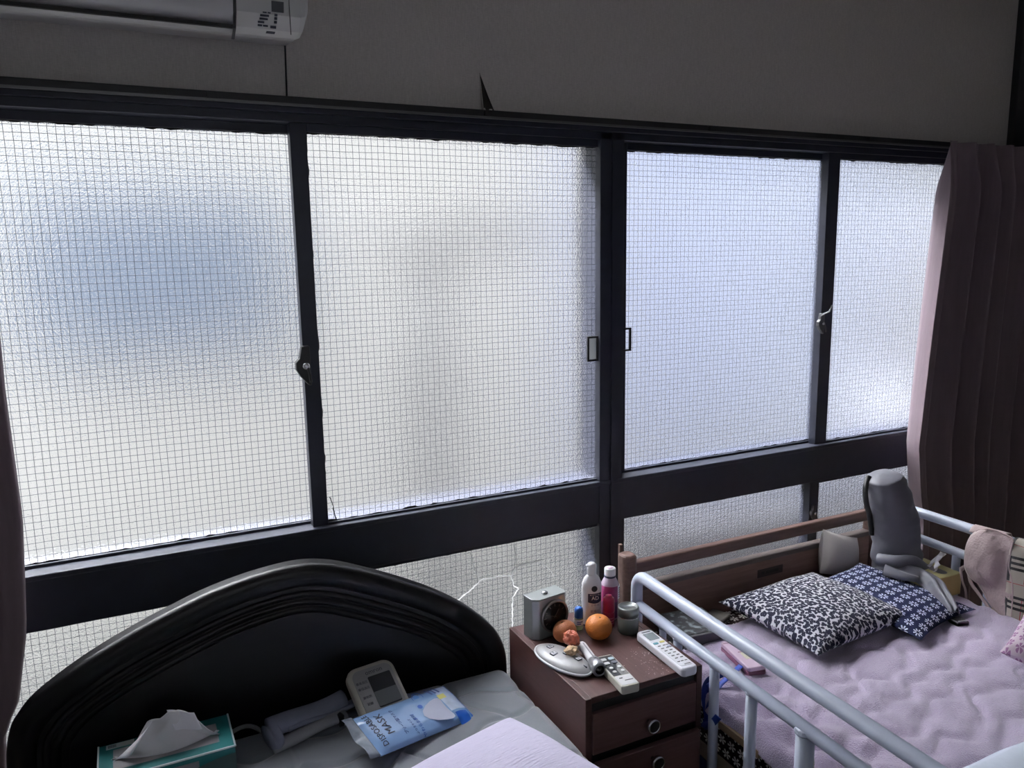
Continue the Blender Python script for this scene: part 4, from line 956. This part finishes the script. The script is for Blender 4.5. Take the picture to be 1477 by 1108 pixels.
tw = [lerp([(0, .05), (.25, .046), (.5, .034), (.75, .026), (1, .018)], i/(len(tp)-1)) for i in range(len(tp))]
def tail(u, v):
    i = min(int(u*(len(tp)-1)), len(tp)-1); p_ = tp[i]; q_ = tp[min(i+1, len(tp)-1)]; o_ = tp[max(0, i-1)]; d = (q_-o_); d.z = 0; d.normalize(); n_ = Vector((-d.y, d.x, 0)); b = 2*v-1
    return p_ + n_*tw[i]*b + Vector((0, 0, .012*(1-b*b)+.007*math.sin(b*7+u*6)-.016*b*b))
m.grid(len(tp)-1, 18, tail); m.build('tail', GS, bo, world=True, smooth=True, solid=.004)
m = MB(); m.tube(crs([(.70, -.43, .545), (.72, -.475, .550), (.775, -.492, .545), (.83, -.49, .51)], 8), .020, 12); m.build('tail_fold', GS, bo, world=True, smooth=True)
bk = MB().box((-.02, -.018, 0), (.02, .018, .014), T(.692, -.705, .456) @ RZ(R(-15))).build('buckle', DARKP, bo, world=True, bevel=.004)
MB().box((-.014, -.016, .0141), (.014, -.012, .0165), T(.692, -.705, .456) @ RZ(R(-15))).build('buckle_bar', P('grey_switch', (.3, .3, .33), .4), bk).matrix_parent_inverse = Matrix()
m = MB(); m.tube(crs([(.722, -.36, .79), (.698, -.37, .755), (.700, -.375, .71), (.724, -.37, .665), (.738, -.372, .60)], 8), .0085, 8); m.build('strap', DARKP, bo, world=True, smooth=True)
# yellow tissue box
yb = thing('tissue_box', (.838, -.520, CZ), 'pale yellow tissue box with crumpled tissue on the care bed', 'tissue box', rz=R(-2))
YEL = P('pale_yellow_card', (.55, .50, .24), .55, var=.12, vs_=20); YE2 = P('tan_card_end', (.40, .29, .12), .6, var=.1, vs_=20)
MB().box((-.050, -.055, 0), (.050, .075, .068)).build('carton', YEL, yb, bevel=.0015)
MB().box((-.046, -.0562, .002), (.046, -.055, .066)).build('carton_end', YE2, yb)
MB().prism(rpoly(.03, .10, .014, 5, 0, .01), .068, .0686).build('slot_film', FILM, yb)
for k, (sx, sy, hh, lean) in enumerate(((.05, .055, .05, .012), (.06, .04, .042, .06), (.045, .06, .034, -.02))):
    m = MB(); m.grid(12, 10, lambda u, v: (-.02+sx*(u-.4)*(.3+.8*v)+lean*v+.006*math.sin(v*8+k), -.015+.03*k+sy*(u-.5)*v*.8+.008*math.sin(u*9+k*2)*v, .067+hh*v*(1-.35*abs(2*u-1)))); m.build('tissue', TIS, yb, smooth=True, solid=.0008)
# flip phone with blue lanyard
ph_q = [atz(x, y, CZ+.03) for x, y in ((1038, 925), (1065, 920), (1106, 955), (1080, 967))]
pc = sum(ph_q, Vector())/4; pax = ((ph_q[0]+ph_q[1])-(ph_q[2]+ph_q[3])); Lp = pax.length/2
fp = thing('flip_phone', (pc.x, pc.y, CZ+.004), 'pink folding mobile phone lying on the lavender pad', 'phone', rz=math.atan2(pax.y, pax.x)-math.pi/2)
PNK = P('metallic_pink', (.56, .42, .53), .3, .25); PK2 = P('deep_pink_edge', (.20, .075, .13), .35)
MB().prism(rpoly(.052, Lp, .008, 5), 0, .011).build('lower_half', PK2, fp, bevel=.002)
MB().prism(rpoly(.052, Lp, .008, 5), .0125, .0235).build('upper_half', PNK, fp, bevel=.0025)
MB().prism(rpoly(.050, Lp-.004, .008, 5), .0108, .0128).build('hinge_gap', PK2, fp)
MB().box((-.024, Lp*.5-.014, .0233), (.024, Lp*.5-.0115, .0238)).build('hinge_line', PK2, fp)
MB().prism(rpoly(.030, .034, .003, 3, .008, -.012), .0236, .0240).build('outer_sticker', P('pale_yellow_sticker', (.52, .50, .38), .5, var=.35, vs_=260), fp)
MB().box((-.010, .006, .0236), (.024, .0085, .0241)).build('outer_window', PK2, fp)
MB().lathe([(.0016, .0236), (.0016, .024), (0, .024)], 10, (.004, .022, 0)).build('camera_dot', INK, fp)
LAN = P('royal_blue_lanyard', (.012, .045, .30), .5, bump=.3, bs=400)
la = thing('lanyard', (-.15, -.64, .38), 'royal blue printed lanyard looped over the near bed rail post', 'lanyard')
def ribbon(pts, w, name, par, mat, nrm):
    m = MB(); cp = crs(pts, 8); n = Vector(nrm).normalized()
    def fn(u, v):
        i = round(u*(len(cp)-1)); d = (cp[min(i+1, len(cp)-1)]-cp[max(i-1, 0)]).normalized(); s_ = d.cross(n).normalized(); return cp[i]+s_*w*(v-.5)
    m.grid(len(cp)-1, 2, fn); return m.build(name, mat, par, world=True, smooth=True, solid=.0015)
ribbon([(.012, -.60, .466), (-.05, -.632, .470), (-.105, -.648, .462), (-.142, -.652, .43), (-.150, -.655, .39)], .016, 'strap', la, LAN, (.2, .3, 1))
def px(x, y, X_): p_ = atx(x, y, X_); return (p_.x, p_.y, p_.z)
ribbon([px(1046, 968, -.12), px(1022, 984, -.135), px(1017, 1005, -.150), px(1021, 1035, -.152), px(1016, 1050, -.155)], .018, 'strap', la, LAN, (-.6, -.75, .5))
ribbon([px(1022, 985, -.15), px(1030, 1000, -.152), px(1022, 1025, -.150), px(1024, 1040, -.152), px(1015, 1050, -.154)], .016, 'strap', la, LAN, (-.6, -.75, .4))
ribbon([px(1014, 1048, -.188), px(1026, 1044, -.190), px(1036, 1034, -.190)], .016, 'strap', la, LAN, (-.6, -.75, .5))
ribbon([px(1016, 1050, -.185), px(1020, 1064, -.190), px(1030, 1071, -.192), px(1040, 1072, -.190), px(1036, 1066, -.186)], .016, 'strap', la, LAN, (-.6, -.75, .5))
for (x, y, X_, a) in ((1021, 1000, -.153, 75), (1026, 1070, -.1945, -15)):
    p_ = Vector(px(x, y, X_))+Vector((-.003, -.002, 0)); txt('FANTASTIC', .0062, P('pale_blue_print', (.45, .52, .75), .5), la, Matrix(), name='lanyard_print')
    o = la.children[-1]; o.matrix_parent_inverse = wmat(la).inverted()
    view = Matrix(((_r.x, _u.x, -_fw.x, 0), (_r.y, _u.y, -_fw.y, 0), (_r.z, _u.z, -_fw.z, 0), (0, 0, 0, 1)))
    o.data.transform(T(*p_) @ RZ(R(-60)) @ RX(R(80)) @ RZ(R(a)))
# dark box with printed lid behind the rail
db = thing('storage_box', (.025, -.385, .428), 'dark grey box with printed lid between the rail and wooden headboard', 'box', rz=R(-8))
MB().box((-.070, -.075, 0), (.070, .075, .05)).build('carton', P('charcoal_card', (.035, .036, .042), .6), db, bevel=.002)
PRL = P('abstract_dark_print', (.02, .02, .024), .4); nt = PRL.node_tree
tc = nt.nodes.new('ShaderNodeTexCoord'); n_ = nt.nodes.new('ShaderNodeTexNoise'); n_.inputs['Scale'].default_value = 38; n_.inputs['Detail'].default_value = 6
cr = nt.nodes.new('ShaderNodeValToRGB'); cr.color_ramp.elements[0].position = .52; cr.color_ramp.elements[0].color = (.012, .012, .016, 1); cr.color_ramp.elements[1].position = .66; cr.color_ramp.elements[1].color = (.24, .28, .30, 1)
nt.links.new(tc.outputs['Object'], n_.inputs[0]); nt.links.new(n_.outputs['Fac'], cr.inputs[0]); nt.links.new(cr.outputs[0], nt.nodes['Principled BSDF'].inputs['Base Color'])
MB().box((-.060, -.065, .050), (.060, .065, .0512)).build('printed_lid', PRL, db)
# cream pouch behind box
tag(MB().box((-.045, -.03, 0), (.045, .03, .016), None).build('folded_cloth', P('grey_beige_cloth', (.20, .185, .17), .9, bump=.3, bs=150), bevel=.006, segs=3), 'small folded grey-beige cloth between the dark box and leopard cushion', 'cloth')
bpy.data.objects['folded_cloth'].location = (.145, -.335, .430); bpy.data.objects['folded_cloth'].rotation_euler.z = R(25)
# garment and checked scarf on the far rail
BRA = P('pale_pink_cotton', (.42, .33, .33), .85, var=.08, vs_=40, bump=.5, bs=160, sheen=.3); BR2 = P('pale_pink_trim', (.46, .36, .36), .8)
br = thing('bra', (.88, -.66, .68), 'pale pink bra hanging over the far bed rail', 'garment')
op = [(480, 235), (520, 205), (600, 200), (680, 230), (745, 265), (735, 330), (720, 450), (740, 540), (745, 640), (738, 740), (722, 860), (690, 835), (640, 760), (590, 690), (545, 610), (500, 545), (455, 470), (465, 300)]
pts = [atx(1300+x/4.616, 720+y/4.616, .868) for x, y in op]
pts = crs([(p_.y, p_.z, 0) for p_ in pts]+[(pts[0].y, pts[0].z, 0)], 4)[:-1]
cen = Vector((-.655, .565, 0)); m = MB(); NR = 10; n = len(pts)
for i in range(NR+1):
    s_ = i/NR
    for p_ in pts:
        q_ = cen+(p_-cen)*s_; b = .030*max(0, 1-((q_.x+.645)/.062)**2-((q_.y-.595)/.080)**2)**.5 if ((q_.x+.645)/.062)**2+((q_.y-.595)/.080)**2 < 1 else 0
        m.v.append((.868-b-.004*noise.noise(Vector((q_.x*40, q_.y*40, 2))), q_.x, q_.y))
for i in range(NR):
    for j in range(n): a = i*n+j; b = i*n+(j+1) % n; m.f.append((a, b, b+n, a+n))
m.build('cup', BRA, br, world=True, smooth=True, solid=.003)
ring = [(.868-.002, p_.x, p_.y) for p_ in pts]; m = MB().tube(ring+[ring[0]], .0022, 6, cap=False); m.build('piping', BR2, br, world=True, smooth=True)
m = MB(); m.grid(10, 8, lambda u, v: (.868+.044*math.sin(v*1.57), -.600-.105*u+.004*math.sin(v*5), .660+.016*math.sin(v*math.pi)-.09*max(0, v-.5)+.012*u*(1-v))); m.build('wing', BRA, br, world=True, smooth=True, solid=.003)
def bx(x, y, X_=.862): p_ = atx(1300+x/4.616, 720+y/4.616, X_); return (p_.x, p_.y, p_.z)
ribbon([bx(450, 500), bx(465, 560), bx(500, 610), bx(560, 690), bx(620, 790), bx(700, 870), bx(725, 885)], .012, 'shoulder_strap', br, BR2, (1, 0, .2))
ribbon([bx(640, 770), bx(680, 800), bx(712, 850), bx(725, 890)], .014, 'shoulder_strap', br, BR2, (1, 0, .2))
ribbon([bx(395, 465), bx(405, 540), bx(428, 610), bx(432, 680)], .007, 'hook_band', br, BR2, (1, 0, .2))
ribbon([bx(460, 440), bx(420, 455), bx(395, 470)], .012, 'hook_band', br, BR2, (1, 0, .2))
PLD = plaid('beige_check_cloth')
sc_ = MB()
def scarf(u, v):
    y = -.722-.20*u; L_ = .285
    if v < .42: s_ = v/.42; z = .395+(.657-.395)*s_; x = .872-.006*math.sin(u*11+s_*2)
    elif v < .58: a = (v-.42)/.16*math.pi; x = .893-.021*math.cos(a); z = .657+.021*math.sin(a)
    else: s_ = (v-.58)/.42; z = .657-.25*s_; x = .916+.006*math.sin(u*9)
    return (x, y, z)
sc_.grid(20, 50, scarf, lambda u, v: (.20*u, .60*v))
tag(sc_.build('scarf', PLD, smooth=True, solid=.003), 'beige checked scarf hanging over the far bed rail', 'scarf')
# floral cushion at the right edge, white sheet corner
FLR = flower_cloth('purple_floral_cloth', (.52, .43, .50), (.26, .13, .25), .026, 5, .38, .05, .22)
fc = thing('cushion', (.745, -.975, CZ), 'white and purple floral cushion at the right edge of the care bed', 'cushion', rz=R(18), ry=R(-12))
cushion('cover', .26, .26, .13, FLR, fc, 28, 28, .3, 0, 0, .07, pw=.45)
w0, w1 = atz(1412, 1108, .49), atz(1477, 1080, .49); aw = math.atan2((w1-w0).y, (w1-w0).x)
sh = thing('folded_sheet', (w0.x-math.sin(aw)*.035, w0.y+math.cos(aw)*.035, CZ), 'folded pale blue-white sheet in the lower right corner of the care bed', 'sheet', rz=aw)
m = MB(); m.grid(16, 10, lambda u, v: (-.12+.46*u, -.36*v, .046-.034*(max(0, 1-v*9))**2-.03*max(0, 1-u*6)**2+.002*math.sin(u*15))); m.build('top_layer', P('pale_blue_sheet', (.62, .68, .80), .85, bump=.2, bs=60), sh, smooth=True, solid=.006)
MB().box((-.10, -.34, 0), (.32, -.01, .03)).build('lower_layer', P('pale_blue_sheet', (.62, .68, .80), .85), sh, bevel=.012, segs=3)
# tan board, patterned cloth and blue bag beside the mattress, under the rail
a_, b_ = atx(1036, 1038, -.150), atx(1086, 1086, -.150)
tag(MB().box((-.154, b_.y-.02, -.009), (-.146, a_.y+.02, .009)).build('cardboard_strip', P('tan_cardboard', (.32, .23, .15), .8, var=.1)), 'tan cardboard strip wedged beside the care bed mattress', 'cardboard')
o = bpy.data.objects['cardboard_strip']; o.location.z = (a_.z+b_.z)/2
fb = thing('blue_bag', (-.165, -.75, .0), 'dark blue bag on the floor beside the nightstand', 'bag')
m = MB(); m.grid(14, 14, lambda u, v: (-.165+.045*math.sin(u*math.pi)*(1 if v < .9 else .5)*(1 if True else 0)-.02, -.86+.25*u, .30*v+.01*math.sin(u*8)*v)); m.build('front', P('blue_nylon', (.014, .03, .14), .6), fb, world=True, smooth=True, solid=.004)
